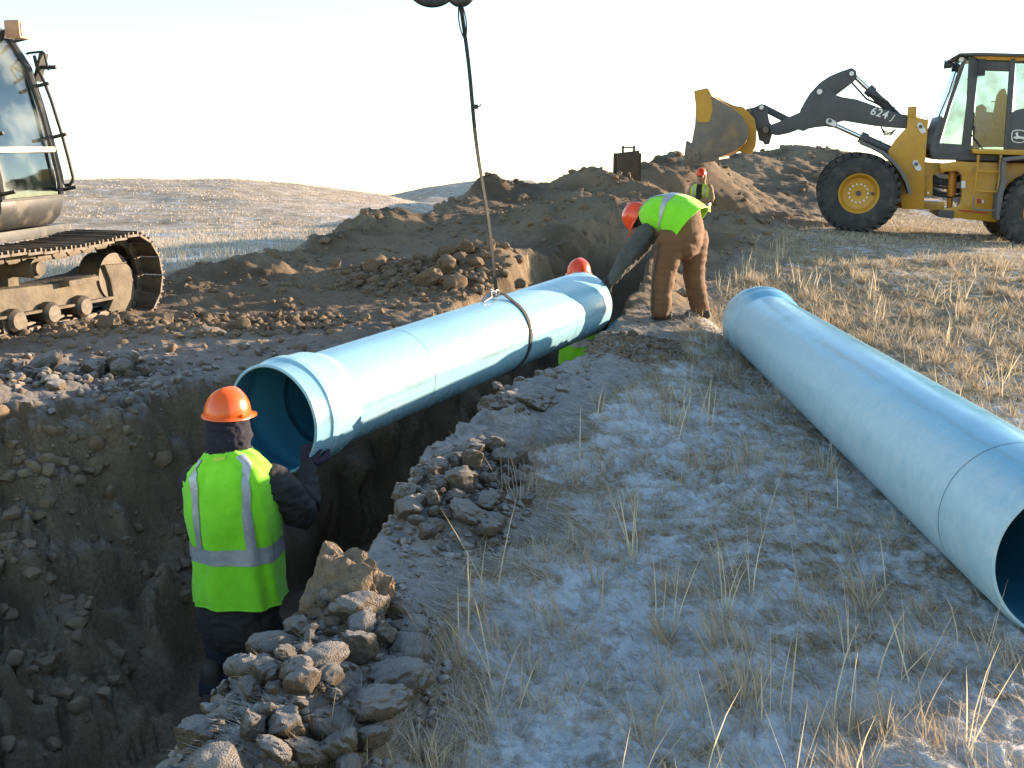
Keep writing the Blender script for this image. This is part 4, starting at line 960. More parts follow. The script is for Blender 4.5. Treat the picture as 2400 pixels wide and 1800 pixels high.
def hand_tubes(wrist, d, pal, curl=.9, sc_=1.0, flip=1, r=.0100):
    """d: towards the fingers, pal: out of the palm; flip: which side the thumb leaves"""
    d = Vector(d).normalized(); pal = Vector(pal); pal = (pal - d * pal.dot(d)).normalized(); s = d.cross(pal) * flip
    T = []; w = Vector(wrist)
    T.append([(w, .030 * sc_, .022 * sc_, s), (w + d * .035 * sc_, .038 * sc_, .020 * sc_, s), (w + d * .075 * sc_, .043 * sc_, .018 * sc_, s), (w + d * .098 * sc_, .042 * sc_, .015 * sc_, s)])
    for k, (off, ln) in enumerate(((.033, .072), (.011, .082), (-.011, .077), (-.032, .060))):
        p = w + d * (.088 - .006 * abs(k - 1)) * sc_ + s * off * sc_; dd = d.copy(); pts = [p]; a = 0
        for j, fr_ in enumerate((.45, .32, .23)):
            a += curl * (.75, .85, .6)[j] * (1 + .06 * k); v = d * math.cos(a) + pal * math.sin(a); p = p + v * ln * fr_ * 1.05 * sc_; pts.append(p)
        T.append(limb(pts, [r * sc_, r * .97 * sc_, r * .9 * sc_, r * .75 * sc_], s, 1.0))
    p = w + d * .030 * sc_ + s * .034 * sc_; pts = [p, p + (d * .6 + s * .7 + pal * .35).normalized() * .035 * sc_]; pts.append(pts[-1] + (d * .8 + s * .2 + pal * .6).normalized() * .032 * sc_); pts.append(pts[-1] + (d * .7 - s * .2 + pal * .7).normalized() * .024 * sc_)
    T.append(limb(pts, [.014 * sc_, r * 1.15 * sc_, r * 1.05 * sc_, r * .85 * sc_], d, 1.0))
    return T
def hard_hat(parent, c, fwd, upv, mt, sc_=1.0):
    """c: centre of the rim"""
    f = Vector(fwd).normalized(); u = Vector(upv); u = (u - f * u.dot(f)).normalized(); s = f.cross(u)
    V = []; Fc = []; n = 48; m = 14
    for i in range(m + 1):
        t = math.pi / 2 * i / m
        for k in range(n):
            p = 2 * math.pi * k / n; cx, cy = math.cos(p), math.sin(p)
            rl = .142 if cx > 0 else .135; rs = .115; h = .150
            w = math.cos(t) ** .78
            ridge = .010 * math.exp(-(cy * w * rs / .022) ** 2) * math.sin(t) ** .5 * (1 if t > .15 else t / .15)
            V.append(Vector(c) + f * cx * rl * w * sc_ + s * cy * rs * w * sc_ + u * (h * math.sin(t) ** 1.0 + ridge) * sc_)
    for i in range(m):
        for k in range(n): Fc.append((i * n + k, i * n + (k + 1) % n, (i + 1) * n + (k + 1) % n, (i + 1) * n + k))
    mb = MB(); mb.add(V, Fc); shell = mb.build('hard_hat', mt, parent, angle=60)
    # rim lip and peak
    V = []; Fc = []
    for j, (ex, dz) in enumerate(((-.004, .012), (.010, .004), (.012, -.004), (-.006, -.006), (-.010, .004))):
        for k in range(n):
            p = 2 * math.pi * k / n; cx, cy = math.cos(p), math.sin(p)
            pk = max(0, cx) ** 2.2 * .050 * (1 if j in (1, 2) else .0)
            rl = (.142 if cx > 0 else .135) + ex + pk; V.append(Vector(c) + f * cx * rl * sc_ + s * cy * (.115 + ex) * sc_ + u * (dz - pk * .25) * sc_)
    for j in range(5):
        for k in range(n): Fc.append((j * n + k, j * n + (k + 1) % n, ((j + 1) % 5) * n + (k + 1) % n, ((j + 1) % 5) * n + k))
    mb = MB(); mb.add(V, Fc); mb.build('brim', mt, shell, angle=50)
    mb = MB()
    for sg in (-1, 1): mb.box(Vector(c) + s * sg * .118 * sc_ + u * .016 * sc_, (.028 * sc_, .014 * sc_, .022 * sc_), (f, s, u))
    mb.build('hat_lug', mt, shell, bevel=.003)
    return shell
lime = mat('hi_vis_lime', (.26, .80, .010), (.22, .72, .008), .75, scale=6, bump=.55, bscale=16, sheen=.3)
lime_y = mat('hi_vis_yellow', (.55, .80, .06), (.47, .70, .05), .75, scale=6, bump=.25, bscale=350)
refl = mat('reflective_tape', (.50, .51, .53), (.40, .41, .43), .38, .35, scale=30, bump=.25, bscale=120)
hat_m = mat('hat_orange', (.90, .125, .012), (.84, .11, .010), .28, scale=5, coat=.2)
jack_m = mat('jacket_charcoal', (.018, .017, .018), (.030, .027, .026), .8, scale=12, bump=.35, bscale=150)
jackg_m = mat('jacket_grey', (.060, .062, .060), (.085, .085, .080), .85, scale=12, bump=.35, bscale=150)
jean_m = mat('denim_dark', (.012, .018, .035), (.020, .028, .048), .85, scale=18, bump=.3, bscale=300)
duck_m = mat('brown_duck_canvas', (.150, .070, .030), (.190, .092, .042), .85, scale=7, bump=.3, bscale=250)
tan_m = mat('tan_canvas', (.30, .22, .13), (.36, .27, .17), .85, scale=7, bump=.3, bscale=250)
glove_m = mat('knit_glove_purple', (.035, .022, .045), (.06, .04, .07), .95, scale=60, bump=.6, bscale=260)
gloved_m = mat('work_glove_dark', (.030, .028, .028), (.05, .045, .04), .8, scale=20, bump=.3, bscale=200)
hood_m = mat('hood_navy', (.014, .013, .022), (.024, .021, .034), .95, scale=20, bump=.4, bscale=200)
skin_m = mat('skin', (.42, .22, .15), (.38, .19, .125), .55, sub=.15)
boot_m = mat('boot_leather', (.035, .030, .026), (.06, .052, .045), .7, dirt=(.16, .13, .10), dirt_amt=.4)

def spine_curve(pts, k):
    """Catmull-Rom through (centre, w, d) rows"""
    out = []; n = len(pts)
    for i in range(n - 1):
        p = [pts[max(0, i - 1)], pts[i], pts[i + 1], pts[min(n - 1, i + 2)]]
        for j in range(k):
            t = j / k
            def cr(a, b, c, d_): return a * (-.5 * t + t * t - .5 * t ** 3) + b * (1 - 2.5 * t * t + 1.5 * t ** 3) + c * (.5 * t + 2 * t * t - 1.5 * t ** 3) + d_ * (-.5 * t * t + .5 * t ** 3)
            out.append((cr(*[q[0] for q in p]), cr(*[q[1] for q in p]), cr(*[q[2] for q in p])))
    out.append(pts[-1]); return out
class Vest:
    """shell round the torso; rows from hem to neck, angle 0 = wearer's side vector, 90 deg = back"""
    def __init__(s, rows, side, parent, mt, seed=1, k=9, wr=.010, E=.82, hang=.0):
        s.rows = spine_curve(rows, k); s.side = Vector(side); s.E = E; s.seed = seed; s.wr = wr
        C = [r[0] for r in s.rows]; m = len(C); s.fr = []
        for i in range(m):
            t = (C[min(m - 1, i + 1)] - C[max(0, i - 1)]).normalized(); sd = (s.side - t * s.side.dot(t)).normalized(); s.fr.append((sd, t.cross(sd)))
        n = 84; V = []; Fc = []
        for i in range(m):
            for k_ in range(n): V.append(s.at(i, 2 * math.pi * k_ / n))
        for i in range(m - 1):
            for k_ in range(n): Fc.append((i * n + k_, i * n + (k_ + 1) % n, (i + 1) * n + (k_ + 1) % n, (i + 1) * n + k_))
        mb = MB(); mb.add(V, Fc); s.ob = mb.build('vest', mt, parent, angle=80); md = s.ob.modifiers.new('thick', 'SOLIDIFY'); md.thickness = .004; md.offset = 1
        s.parent = parent; s.m = m
        mb = MB(); mb.tube([s.at(0, 2 * math.pi * k_ / 48, .003) for k_ in range(48)], .0055, 6, closed=True); mb.build('hem', mt, s.ob)
    def at(s, i, a, lift=0.0):
        c, w, d = s.rows[i]; sd, bk = s.fr[i]; ca, sa = math.cos(a), math.sin(a)
        f = lambda q: math.copysign(abs(q) ** s.E, q)
        h = i / max(1, len(s.rows) - 1)
        wv = s.wr * (float(vn(np.array(ca * 2.4 + s.seed), np.array(sa * 2.4 + h * 1.6), s.seed)) * 1.6 + float(vn(np.array(ca * 5 + h * 3), np.array(sa * 5 + h * 6 + s.seed), s.seed + 2)) * .9) * (1.3 - h * .6)
        return c + sd * f(ca) * (w + wv + lift) + bk * f(sa) * (d + wv + lift)
    def out(s, i, a, lift):
        m = len(s.rows); i0, i1 = max(0, i - 1), min(m - 1, i + 1)
        da = s.at(i, a + .03) - s.at(i, a - .03); di = s.at(i1, a) - s.at(i0, a); n = da.cross(di)
        p = s.at(i, a); n = n.normalized() if n.length > 1e-9 else Vector((0, 0, 1))
        if n.dot(p - s.rows[max(0, i - 6)][0]) < 0: n = -n
        return p + n * lift
    def ang(s, i, lat): 
        q = max(-.80, min(.80, lat / s.rows[i][1])); return math.acos(math.copysign(abs(q) ** (1 / s.E), q))
    def band(s, i0, i1, a0, a1, nm='reflective_stripe', n=60, mt=None):
        V = []; Fc = []; rows = list(range(i0, i1 + 1))
        for i in rows:
            for k in range(n + 1): V.append(s.out(i, a0 + (a1 - a0) * k / n, .0095))
        for r_ in range(len(rows) - 1):
            for k in range(n): Fc.append((r_ * (n + 1) + k, r_ * (n + 1) + k + 1, (r_ + 1) * (n + 1) + k + 1, (r_ + 1) * (n + 1) + k))
        mb = MB(); mb.add(V, Fc); return mb.build(nm, mt or refl, s.ob, angle=80)
    def stripe(s, lat, w, i0, i1, back=True, mt=None, nm='reflective_stripe'):
        V = []; Fc = []; sg = -1 if back else 1; m = 4
        for i in range(i0, i1 + 1):
            for k in range(m + 1): V.append(s.out(i, sg * (s.ang(i, lat) + (.5 - k / m) * w / max(.08, s.rows[i][1])), .0095))
        for i in range(i1 - i0):
            for k in range(m): Fc.append((i * (m + 1) + k, i * (m + 1) + k + 1, (i + 1) * (m + 1) + k + 1, (i + 1) * (m + 1) + k))
        mb = MB(); mb.add(V, Fc); return mb.build(nm, mt or refl, s.ob, angle=80)
def body_of(parent, J, side, hs=1.0):
    """one continuous figure under the clothes"""
    T = []
    T.append([(J['pelvis'] - J['upv'] * .04, .14, .10, side), (J['pelvis'] + (J['neck'] - J['pelvis']) * .3, .13, .10, side), (J['pelvis'] + (J['neck'] - J['pelvis']) * .7, .16, .11, side), (J['neck'] - (J['neck'] - J['pelvis']) * .06, .12, .08, side)])
    T.append([(J['neck'] - (J['head'] - J['neck']) * .3, .055, .055, side), (J['neck'].lerp(J['head'], .5), .055, .058, side)])
    T.append([(J['head'] - J['hup'] * .10, .055, .06, side), (J['head'] - J['hup'] * .05, .068, .085, side), (J['head'], .074, .092, side), (J['head'] + J['hup'] * .06, .070, .088, side)])
    f = J['hf']; T.append([(J['head'] + f * .085 - J['hup'] * .01, .012, .012, side), (J['head'] + f * .108 - J['hup'] * .035, .016, .014, side)])
    T.append([(J['head'] + f * .075 - J['hup'] * .085, .028, .016, side), (J['head'] + f * .070 - J['hup'] * .105, .024, .018, side)])
    for k in 'lr':
        T.append(limb([J['sh_' + k], J['el_' + k], J['ha_' + k]], [.055, .042, .030], side))
        T.append(limb([J['hip_' + k], J['kn_' + k], J['an_' + k]], [.085, .055, .042], side))
        T.append([(J['an_' + k], .04, .04, side), (J['toe_' + k], .04, .03, side)])
        T.append([(J['sh_' + k], .055, .055, side), (J['neck'] - (J['neck'] - J['pelvis']) * .1, .07, .06, side)])
    o = fuse('body', T, .014, skin_m, parent, 4)
    return o
def boots(parent, J, side):
    for k in 'lr':
        a, t = J['an_' + k], J['toe_' + k]; d = (t - a); d.z = 0; d.normalize()
        heel = Vector((a.x, a.y, t.z)) - d * .07
        fuse('boot', [[(a + UP * .12, .060, .062, side), (a + UP * .02, .056, .066, side)], [(heel + UP * .015, .045, .05, side), (a - UP * .02, .055, .05, side), (a.lerp(t, .6), .055, .042, side), (t, .048, .032, side)]], .012, boot_m, parent, 5)

# ---- worker in the trench at the near end of the hanging pipe (back to us)
Y1 = 5.25
def w1(u, v, y=Y1): return PY(u, v, y)
fl = -1.39
J = {}; f1 = Vector((.12, .99, 0)).normalized(); s1 = Vector((f1.y, -f1.x, 0))
pel = w1(553, 1400); nk = w1(532, 1062); 
J['pelvis'] = Vector((pel.x, Y1, pel.z - .03)); J['neck'] = Vector((nk.x, Y1 + .03, nk.z)); J['upv'] = UP
J['head'] = w1(533, 985, Y1 + .06); J['hup'] = (UP + f1 * .08).normalized(); hf1 = Vector((.90, .38, -.12)).normalized(); J['hf'] = hf1
J['sh_l'] = w1(450, 1118, Y1 + .03); J['sh_r'] = w1(642, 1120, Y1 + .02)
J['el_r'] = w1(716, 1222, Y1 + .16); J['ha_r'] = w1(722, 1098, Y1 + .50)
J['el_l'] = J['sh_l'] + Vector((-.02, .25, -.22)); J['ha_l'] = PD(560, 1050, 5.95) + Vector((0, -.05, 0))
hp = J['pelvis']
J['hip_l'] = hp - s1 * .10 + UP * -.05; J['hip_r'] = hp + s1 * .11 + UP * -.05
J['kn_l'] = hp - s1 * .13 + f1 * .08 - UP * .45; J['an_l'] = Vector((hp.x - .16, Y1 - .02, fl + .11))
J['kn_r'] = hp + s1 * .18 + f1 * .16 - UP * .43; J['an_r'] = Vector((hp.x + .27, Y1 + .16, fl + .11))
for k in 'lr': J['toe_' + k] = Vector((J['an_' + k].x, J['an_' + k].y, fl + .045)) + f1 * .17
p1 = thing('person', Vector((hp.x, Y1, fl)), 'person in navy hood and lime vest standing in the trench holding the pipe end', 'person', 'people at work in hard hats')
body_of(p1, J, s1)
ht = J['head']
zv = lambda v: w1(540, v).z
cxy = lambda u, v: Vector((w1(u, v).x, Y1, w1(u, v).z))
torso = [(cxy(560, 1470), .235, .165), (cxy(560, 1400), .235, .165), (cxy(556, 1290), .225, .16), (cxy(548, 1190), .245, .165), (cxy(545, 1115), .225, .14), (cxy(538, 1080), .16, .11), (cxy(533, 1050), .085, .085)]
T = [[(c, w * .97, d * .97, s1) for c, w, d in spine_curve(torso, 3)],
     limb([J['sh_r'] - s1 * .06, J['sh_r'] + s1 * .01 - UP * .02, J['el_r'], J['ha_r'] + (J['ha_r'] - J['el_r']).normalized() * -.01], [.09, .105, .098, .062], f1),
     limb([J['sh_l'] + s1 * .05, J['sh_l'] - UP * .02, J['el_l'], J['ha_l']], [.085, .085, .075, .050], f1)]
fuse('jacket', T, .011, jack_m, p1, 5, .0075, 13, 3, .6)
T = [[(J['pelvis'] + UP * .04, .195, .145, s1), (J['pelvis'] - UP * .05, .20, .15, s1), (J['pelvis'] - UP * .12, .185, .14, s1)]]
for k in 'lr': T.append(limb([J['hip_' + k], J['kn_' + k], J['an_' + k]], [.115, .092, .085], s1))
fuse('trousers', T, .012, jean_m, p1, 5, .008, 10, 5, .6)
boots(p1, J, s1)
vrows = [(cxy(563, 1398), .252, .176), (cxy(560, 1350), .246, .172), (cxy(555, 1270), .238, .168), (cxy(547, 1190), .252, .176), (cxy(540, 1120), .240, .158), (cxy(535, 1085), .185, .125), (cxy(530, 1062), .125, .10), (cxy(528, 1052), .095, .09)]
V1 = Vest(vrows, s1, p1, lime, 4)
m9 = V1.m
V1.band(15, 19, -math.pi, math.pi)
V1.stripe(-.140, .052, 19, 53); V1.stripe(.140, .052, 19, 53); V1.stripe(-.140, .052, 19, 53, False); V1.stripe(.140, .052, 19, 53, False)
V1.stripe(0.0, .055, 52, 56, True, lime_y, 'collar_tag')
# hood and balaclava round the head
hb = J['head']
T = [[(J['neck'] - UP * .05, .125, .11, s1), (J['neck'] + UP * .03, .122, .115, s1), (hb - UP * .09, .125, .128, s1), (hb - UP * .03, .118, .125, s1), (hb + UP * .03, .10, .11, s1)]]
fuse('hood', T, .009, hood_m, p1, 5, .006, 18, 8, .5)
mb = MB(); tilt = (UP * .98 - hf1 * .05 + s1 * -.10).normalized()
hs = hb + UP * .035
strap_pts = [hs + (hf1 * math.cos(a) * .112 + hf1.cross(UP).normalized() * math.sin(a) * .118) - UP * (.03 + .02 * math.cos(a)) for a in [R(k) for k in range(-150, -20, 10)]]
mb.tube(strap_pts, .012, 6); mb.build('goggle_strap', mat('grey_strap', (.22, .20, .20), (.15, .14, .14), .8), p1)
hat1 = hard_hat(p1, hb + UP * .028, Vector((.50, .86, -.06)), UP + Vector((.06, 0, 0)), hat_m, .98)
rim_d = Vector((-.2, .9, .35))
gl = hand_tubes(J['ha_r'] - Vector((0, 0, .01)), (UP * .8 + f1 * .45), f1 * .8 - UP * .3, 1.25, 1.42, -1, .0135)
fuse('glove', gl, .0055, glove_m, p1, 3, .0015, 60, 2)
gl = hand_tubes(J['ha_l'], (UP * .75 + f1 * .5), f1 * .8 - UP * .3, 1.1, 1.2, 1, .0125)
fuse('glove', gl, .0065, glove_m, p1, 3)

# ---- worker bending over the far end of the pipe
Y2 = 9.6
def w2(u, v, y=Y2): return PY(u, v, y)
J = {}; f2 = Vector((-.80, .60, 0)).normalized(); s2 = Vector((f2.y, -f2.x, 0))     # facing left and away
ft_l = w2(1548, 748, 9.5); ft_r = w2(1640, 744, 9.75)
p2 = thing('person', Vector((1.55, Y2, gz(1.55, Y2))), 'person in brown trousers and lime vest bending to grip the pipe end', 'person', 'people at work in hard hats')
J['pelvis'] = w2(1602, 545); J['neck'] = w2(1522, 520, Y2 + .18); J['upv'] = UP
J['head'] = w2(1500, 512, Y2 + .22); J['hup'] = Vector((-.74, .25, .42)).normalized(); J['hf'] = Vector((-.45, .25, -.85)).normalized()
J['sh_l'] = w2(1512, 545, Y2 - .02); J['el_l'] = w2(1462, 612, Y2 - .05); J['ha_l'] = w2(1434, 660, Y2 - .02)
J['sh_r'] = w2(1540, 535, Y2 + .38); J['el_r'] = w2(1490, 600, Y2 + .40); J['ha_r'] = w2(1425, 662, Y2 + .1)
J['hip_l'] = w2(1572, 565, Y2 - .10); J['hip_r'] = w2(1628, 560, Y2 + .12)
J['kn_l'] = w2(1552, 660, Y2 - .10); J['kn_r'] = w2(1625, 650, Y2 + .15)
gl_ = gz(ft_l.x, ft_l.y); gr_ = gz(ft_r.x, ft_r.y)
J['an_l'] = ft_l + UP * .07; J['an_r'] = ft_r + UP * .07
J['toe_l'] = ft_l + f2 * .10 + Vector((.02, -.06, .02)); J['toe_r'] = ft_r + f2 * .13 + UP * .02
FOOT2 = (ft_l, ft_r)
body_of(p2, J, s2)
T = [[(J['pelvis'] - UP * .10 , .205, .165, s2), (J['pelvis'], .225, .185, s2), (w2(1600, 508), .20, .165, s2), (w2(1582, 492, Y2 + .06), .18, .15, s2)]]
T.append(limb([J['hip_l'], J['kn_l'], J['an_l'] + UP * .02], [.145, .112, .102], s2)); T.append(limb([J['hip_r'], J['kn_r'], J['an_r'] + UP * .02], [.140, .108, .098], s2))
fuse('trousers', T, .013, duck_m, p2, 5, .0055, 8, 5, .7)
for k_, (a_, b_, c_) in enumerate(((J['hip_l'], J['kn_l'], J['an_l']), )):
    mb = MB(); o_ = Vector((-.10, -.10, 0)); mb.tube([a_ + o_ * 1.25, b_ + o_ * 1.0, c_ + o_ * .9], .007, 6); mb.build('leg_zip', blk, p2)
T = [[(w2(1588, 505, Y2 + .02), .19, .155, s2), (w2(1560, 500, Y2 + .10), .20, .15, s2), (w2(1532, 512, Y2 + .16), .19, .13, s2), (J['neck'], .10, .09, s2)],
     limb([J['sh_l'] + s2 * .02, J['sh_l'], J['el_l'], J['ha_l'] - (J['ha_l'] - J['el_l']).normalized() * .02], [.085, .095, .080, .052], f2),
     limb([J['sh_r'], J['sh_r'], J['el_r'], J['ha_r']], [.08, .085, .07, .05], f2)]
fuse('jacket', T, .012, jackg_m, p2, 5, .007, 13, 13, .5)
vr = [(w2(1618, 528, Y2 - .02), .250, .205), (w2(1598, 512, Y2 + .02), .240, .205), (w2(1575, 502, Y2 + .08), .235, .195), (w2(1552, 502, Y2 + .13), .230, .18), (w2(1530, 510, Y2 + .18), .19, .14), (w2(1519, 518, Y2 + .21), .12, .10)]
V2 = Vest(vr, s2, p2, lime, 9, 8, .007)
V2.band(14, 18, -math.pi, math.pi); V2.stripe(-.12, .052, 18, 36); V2.stripe(.12, .052, 18, 36)
hd = J['head']
fuse('hood', [[(J['neck'], .085, .085, s2), (J['neck'].lerp(hd, .5), .088, .09, s2), (hd, .092, .10, s2), (hd + J['hup'] * .05, .085, .095, s2)]], .009, mat('hood_maroon', (.035, .015, .02), (.05, .022, .028), .9, bump=.3), p2, 4, .004, 18)
hard_hat(p2, hd + J['hup'] * .012, J['hf'], J['hup'], mat('hat_red_orange', (.85, .075, .014), (.78, .065, .012), .28, coat=.2), 1.03)
fuse('glove', hand_tubes(J['ha_l'] + Vector((0, 0, .03)), (J['ha_l'] - J['el_l']), Vector((-.3, -.3, -.8)), .75, 1.15, 1, .012), .006, gloved_m, p2, 3)
fuse('glove', hand_tubes(J['ha_r'] + Vector((0, 0, .03)), (J['ha_r'] - J['el_r']), Vector((-.3, -.3, -.8)), .75, 1.15, -1, .012), .007, gloved_m, p2, 3)
boots(p2, J, s2)

# ---- simple upright figure used for the two workers further off
def upright(Yp, u, v_top, fwd, label, jm, tm, vm, hm, arms, hat=True, hoodm=None, zfoot=None, lean=0.0, face=True, vest=True, H=1.78):
    f = Vector(fwd).normalized(); s = Vector((f.y, -f.x, 0)); top = PY(u, v_top, Yp); base = Vector((top.x, Yp, top.z - H))
    if zfoot is not None: base.z = zfoot
    Hh = top.z - base.z; k = Hh / 1.78
    P = lambda fr_, sd=0., fw=0.: base + UP * fr_ * Hh + s * sd * k + f * (fw + lean * max(0, fr_ - .5)) * k
    J = dict(pelvis=P(.53), neck=P(.83, 0, .02), upv=UP, head=P(.92, 0, .05), hup=UP, hf=f)
    J['sh_l'], J['sh_r'] = P(.79, -.19), P(.79, .19)
    J['el_l'], J['ha_l'], J['el_r'], J['ha_r'] = [P(*a) for a in arms]
    J['hip_l'], J['hip_r'] = P(.50, -.10), P(.50, .10); J['kn_l'], J['kn_r'] = P(.27, -.12, .05), P(.27, .12, .05)
    J['an_l'], J['an_r'] = P(.055, -.13), P(.055, .13)
    for q in 'lr': J['toe_' + q] = Vector((J['an_' + q].x, J['an_' + q].y, base.z + .03)) + f * .17
    r = thing('person', base, label, 'person', 'people at work in hard hats')
    body_of(r, J, s)
    T = [[(P(.46), .20, .15, s), (P(.55), .20, .15, s), (P(.64), .205, .15, s), (P(.74), .225, .155, s), (P(.79), .20, .13, s), (P(.835), .10, .09, s)]]
    for q in 'lr': T.append(limb([J['sh_' + q], J['sh_' + q] - UP * .03, J['el_' + q], J['ha_' + q]], [.08, .088, .074, .05], f))
    fuse('jacket', T, .016, jm, r, 5, .008, 12, 2, .5)
    T = [[(P(.56), .18, .14, s), (P(.48), .19, .145, s)]]
    for q in 'lr': T.append(limb([J['hip_' + q], J['kn_' + q], J['an_' + q]], [.11, .09, .082], s))
    fuse('trousers', T, .016, tm, r, 5, .008, 10, 4, .5); boots(r, J, s)
    if vest:
        V = Vest([(P(.45), .225, .175), (P(.53), .222, .172), (P(.62), .22, .168), (P(.72), .24, .175), (P(.785), .215, .15), (P(.825), .13, .105)], s, r, vm, 12, 6, .006)
        V.band(8, 11, -math.pi, math.pi); V.stripe(-.13, .05, 11, 26); V.stripe(.13, .05, 11, 26); V.stripe(-.13, .05, 11, 26, False); V.stripe(.13, .05, 11, 26, False)
        if face:    # open front showing the shirt
            V.stripe(0, .10, 14, 29, False, jack_m, 'open_front')
    hd = J['head']
    if hoodm:
        fuse('hood', [[(J['neck'], .10, .10, s), (hd - f * .05 - UP * .06, .105, .09, s), (hd - f * .06 + UP * .05, .11, .09, s), (hd - f * .05 + UP * .14, .09, .07, s)]], .012, hoodm, r, 4)
    if hat: hard_hat(r, hd + UP * .035, f, UP, hm, 1.0)
    for q, fl_ in (('l', 1), ('r', -1)):
        fuse('glove', hand_tubes(J['ha_' + q], (J['ha_' + q] - J['el_' + q]), -f, .6, 1.1, fl_, .012), .008, gloved_m, r, 3)
    return r, J, s, f
p3, J3, s3, f3 = upright(23.4, 1645, 398, (-.45, -.9, 0), 'person in tan coat, yellow vest and dark glasses standing behind the far spoil', tan_m, duck_m, lime_y, MATS['hat_red_orange'],
               ((.62, -.30, .08), (.635, -.02, .24), (.62, .30, .08), (.67, .04, .26)), hoodm=tan_m)
mb = MB(); h3 = J3['head']; mb.box(h3 + f3 * .095 + UP * .015, (.13, .02, .035), (s3, f3, UP)); mb.build('sunglasses', blk, p3, bevel=.006)
p4, J4, s4, f4 = upright(10.25, 1364, 613, (-.55, -.80, 0), 'person mostly hidden in the trench behind the far end of the hanging pipe', jack_m, jean_m, lime, MATS['hat_red_orange'],
               ((.66, -.30, .10), (.72, -.20, .34), (.66, .30, .10), (.72, .16, .34)), zfoot=-1.33)
# operator in the loader cab
opz = LU(2345, 330, 1.3)
op = thing('person', opz, 'capped driver sitting in the wheel loader cab', 'person', 'people at work in hard hats')
Po = lambda a, b, c=0.: opz + UP * a - ES * b + EN * c
T = [[(Po(.02, 0), .17, .13, EN), (Po(.25, .0), .18, .13, EN), (Po(.45, .02), .19, .12, EN), (Po(.54, .03), .09, .08, EN)], [(Po(.55, .04), .06, .06, EN), (Po(.60, .05), .075, .09, EN), (Po(.68, .06), .078, .095, EN), (Po(.75, .05), .07, .085, EN)]]
for sg in (-1, 1):
    T.append(limb([Po(.45, .02, .19 * sg), Po(.22, .12, .24 * sg), Po(.22, .36, .16 * sg)], [.07, .058, .04], EN)); T.append(limb([Po(.0, 0, .1 * sg), Po(.02, .42, .12 * sg), Po(-.30, .46, .12 * sg)], [.1, .07, .055], EN))
    T += hand_tubes(Po(.22, .36, .16 * sg), -ES, -UP, .8, 1.0, sg, .011)
fuse('body', T, .014, jackg_m, op, 4)
mb = MB(); mb.ball(Po(.735, .06), .098, 16, 10, (1, .85, .8)); mb.box(Po(.735, .17), (.13, .14, .014), (ES, EN, UP)); mb.build('cap', jack_m, op)
# ------------------------------------------------------------------ clods and loose stones
def clod_mesh(seed, sub=3, cuts=9, rough=.10, fine=.05):
    rg = np.random.default_rng(seed)
    bm = bmesh.new(); bmesh.ops.create_icosphere(bm, subdivisions=sub, radius=1.0)
    V = np.array([v.co[:] for v in bm.verts]); sc_ = rg.uniform(.75, 1.15, 3)
    for _ in range(cuts):
        n = rg.normal(size=3); n /= np.linalg.norm(n); h = rg.uniform(.55, .88); d = V @ n
        V = V - np.outer(np.clip(d - h, 0, None) * .93, n)
    q = V * 2.6 + seed * 3.1
    k = fbm(q[:, 0] + q[:, 2] * .7, q[:, 1] - q[:, 2] * .6, 3, seed) + .5 * fbm(q[:, 2] * 1.3, q[:, 0] * 1.3, 3, seed + 4)
    w_, kk = worley(q[:, 0] * 1.1 + q[:, 2] * .8, q[:, 1] * 1.1 - q[:, 2] * .5, seed); k2 = (.5 - w_) * (.5 + kk)
    V = V * (1 + rough * k + fine * 2.2 * k2)[:, None] * sc_
    for v, c in zip(bm.verts, V): v.co = c
    me = bpy.data.meshes.new('soil_clod'); bm.to_mesh(me); bm.free(); me.shade_smooth(); me.set_sharp_from_angle(angle=R(38)); return me
clod_near = mat('frosted_clod', (.118, .090, .063), (.172, .134, .097), .95, scale=5, bump=.9, bscale=14, frost=.38, spec=.15)
clod_brown = mat('brown_clod', (.150, .107, .067), (.220, .160, .105), .95, scale=5, bump=.9, bscale=14, frost=.05, spec=.15)
BIG = [clod_mesh(40 + i, 4, 12, .10, .06) for i in range(9)]; BIGB = [clod_mesh(70 + i, 3, 9, .14, .07) for i in range(7)]
for m_ in BIG: m_.materials.append(clod_near)
for m_ in BIGB: m_.materials.append(clod_brown)
rg = random.Random(23)
SMALL = []          # (pos, size, frosted)
def put_clod(parent, x, y, size, meshes, lift=.25, sq=.8, dz=0.0):
    o = bpy.data.objects.new('soil_clod', rg.choice(meshes)); COL.objects.link(o); o.parent = parent
    z = gz(x, y, True); o.location = Vector((x, y, z + size * lift + dz)) - world_loc(parent)
    o.scale = (size * rg.uniform(.8, 1.15), size * rg.uniform(.8, 1.15), size * rg.uniform(.65, 1) * sq); o.rotation_euler = (rg.uniform(-.5, .5), rg.uniform(-.5, .5), rg.uniform(0, 6.28)); return o
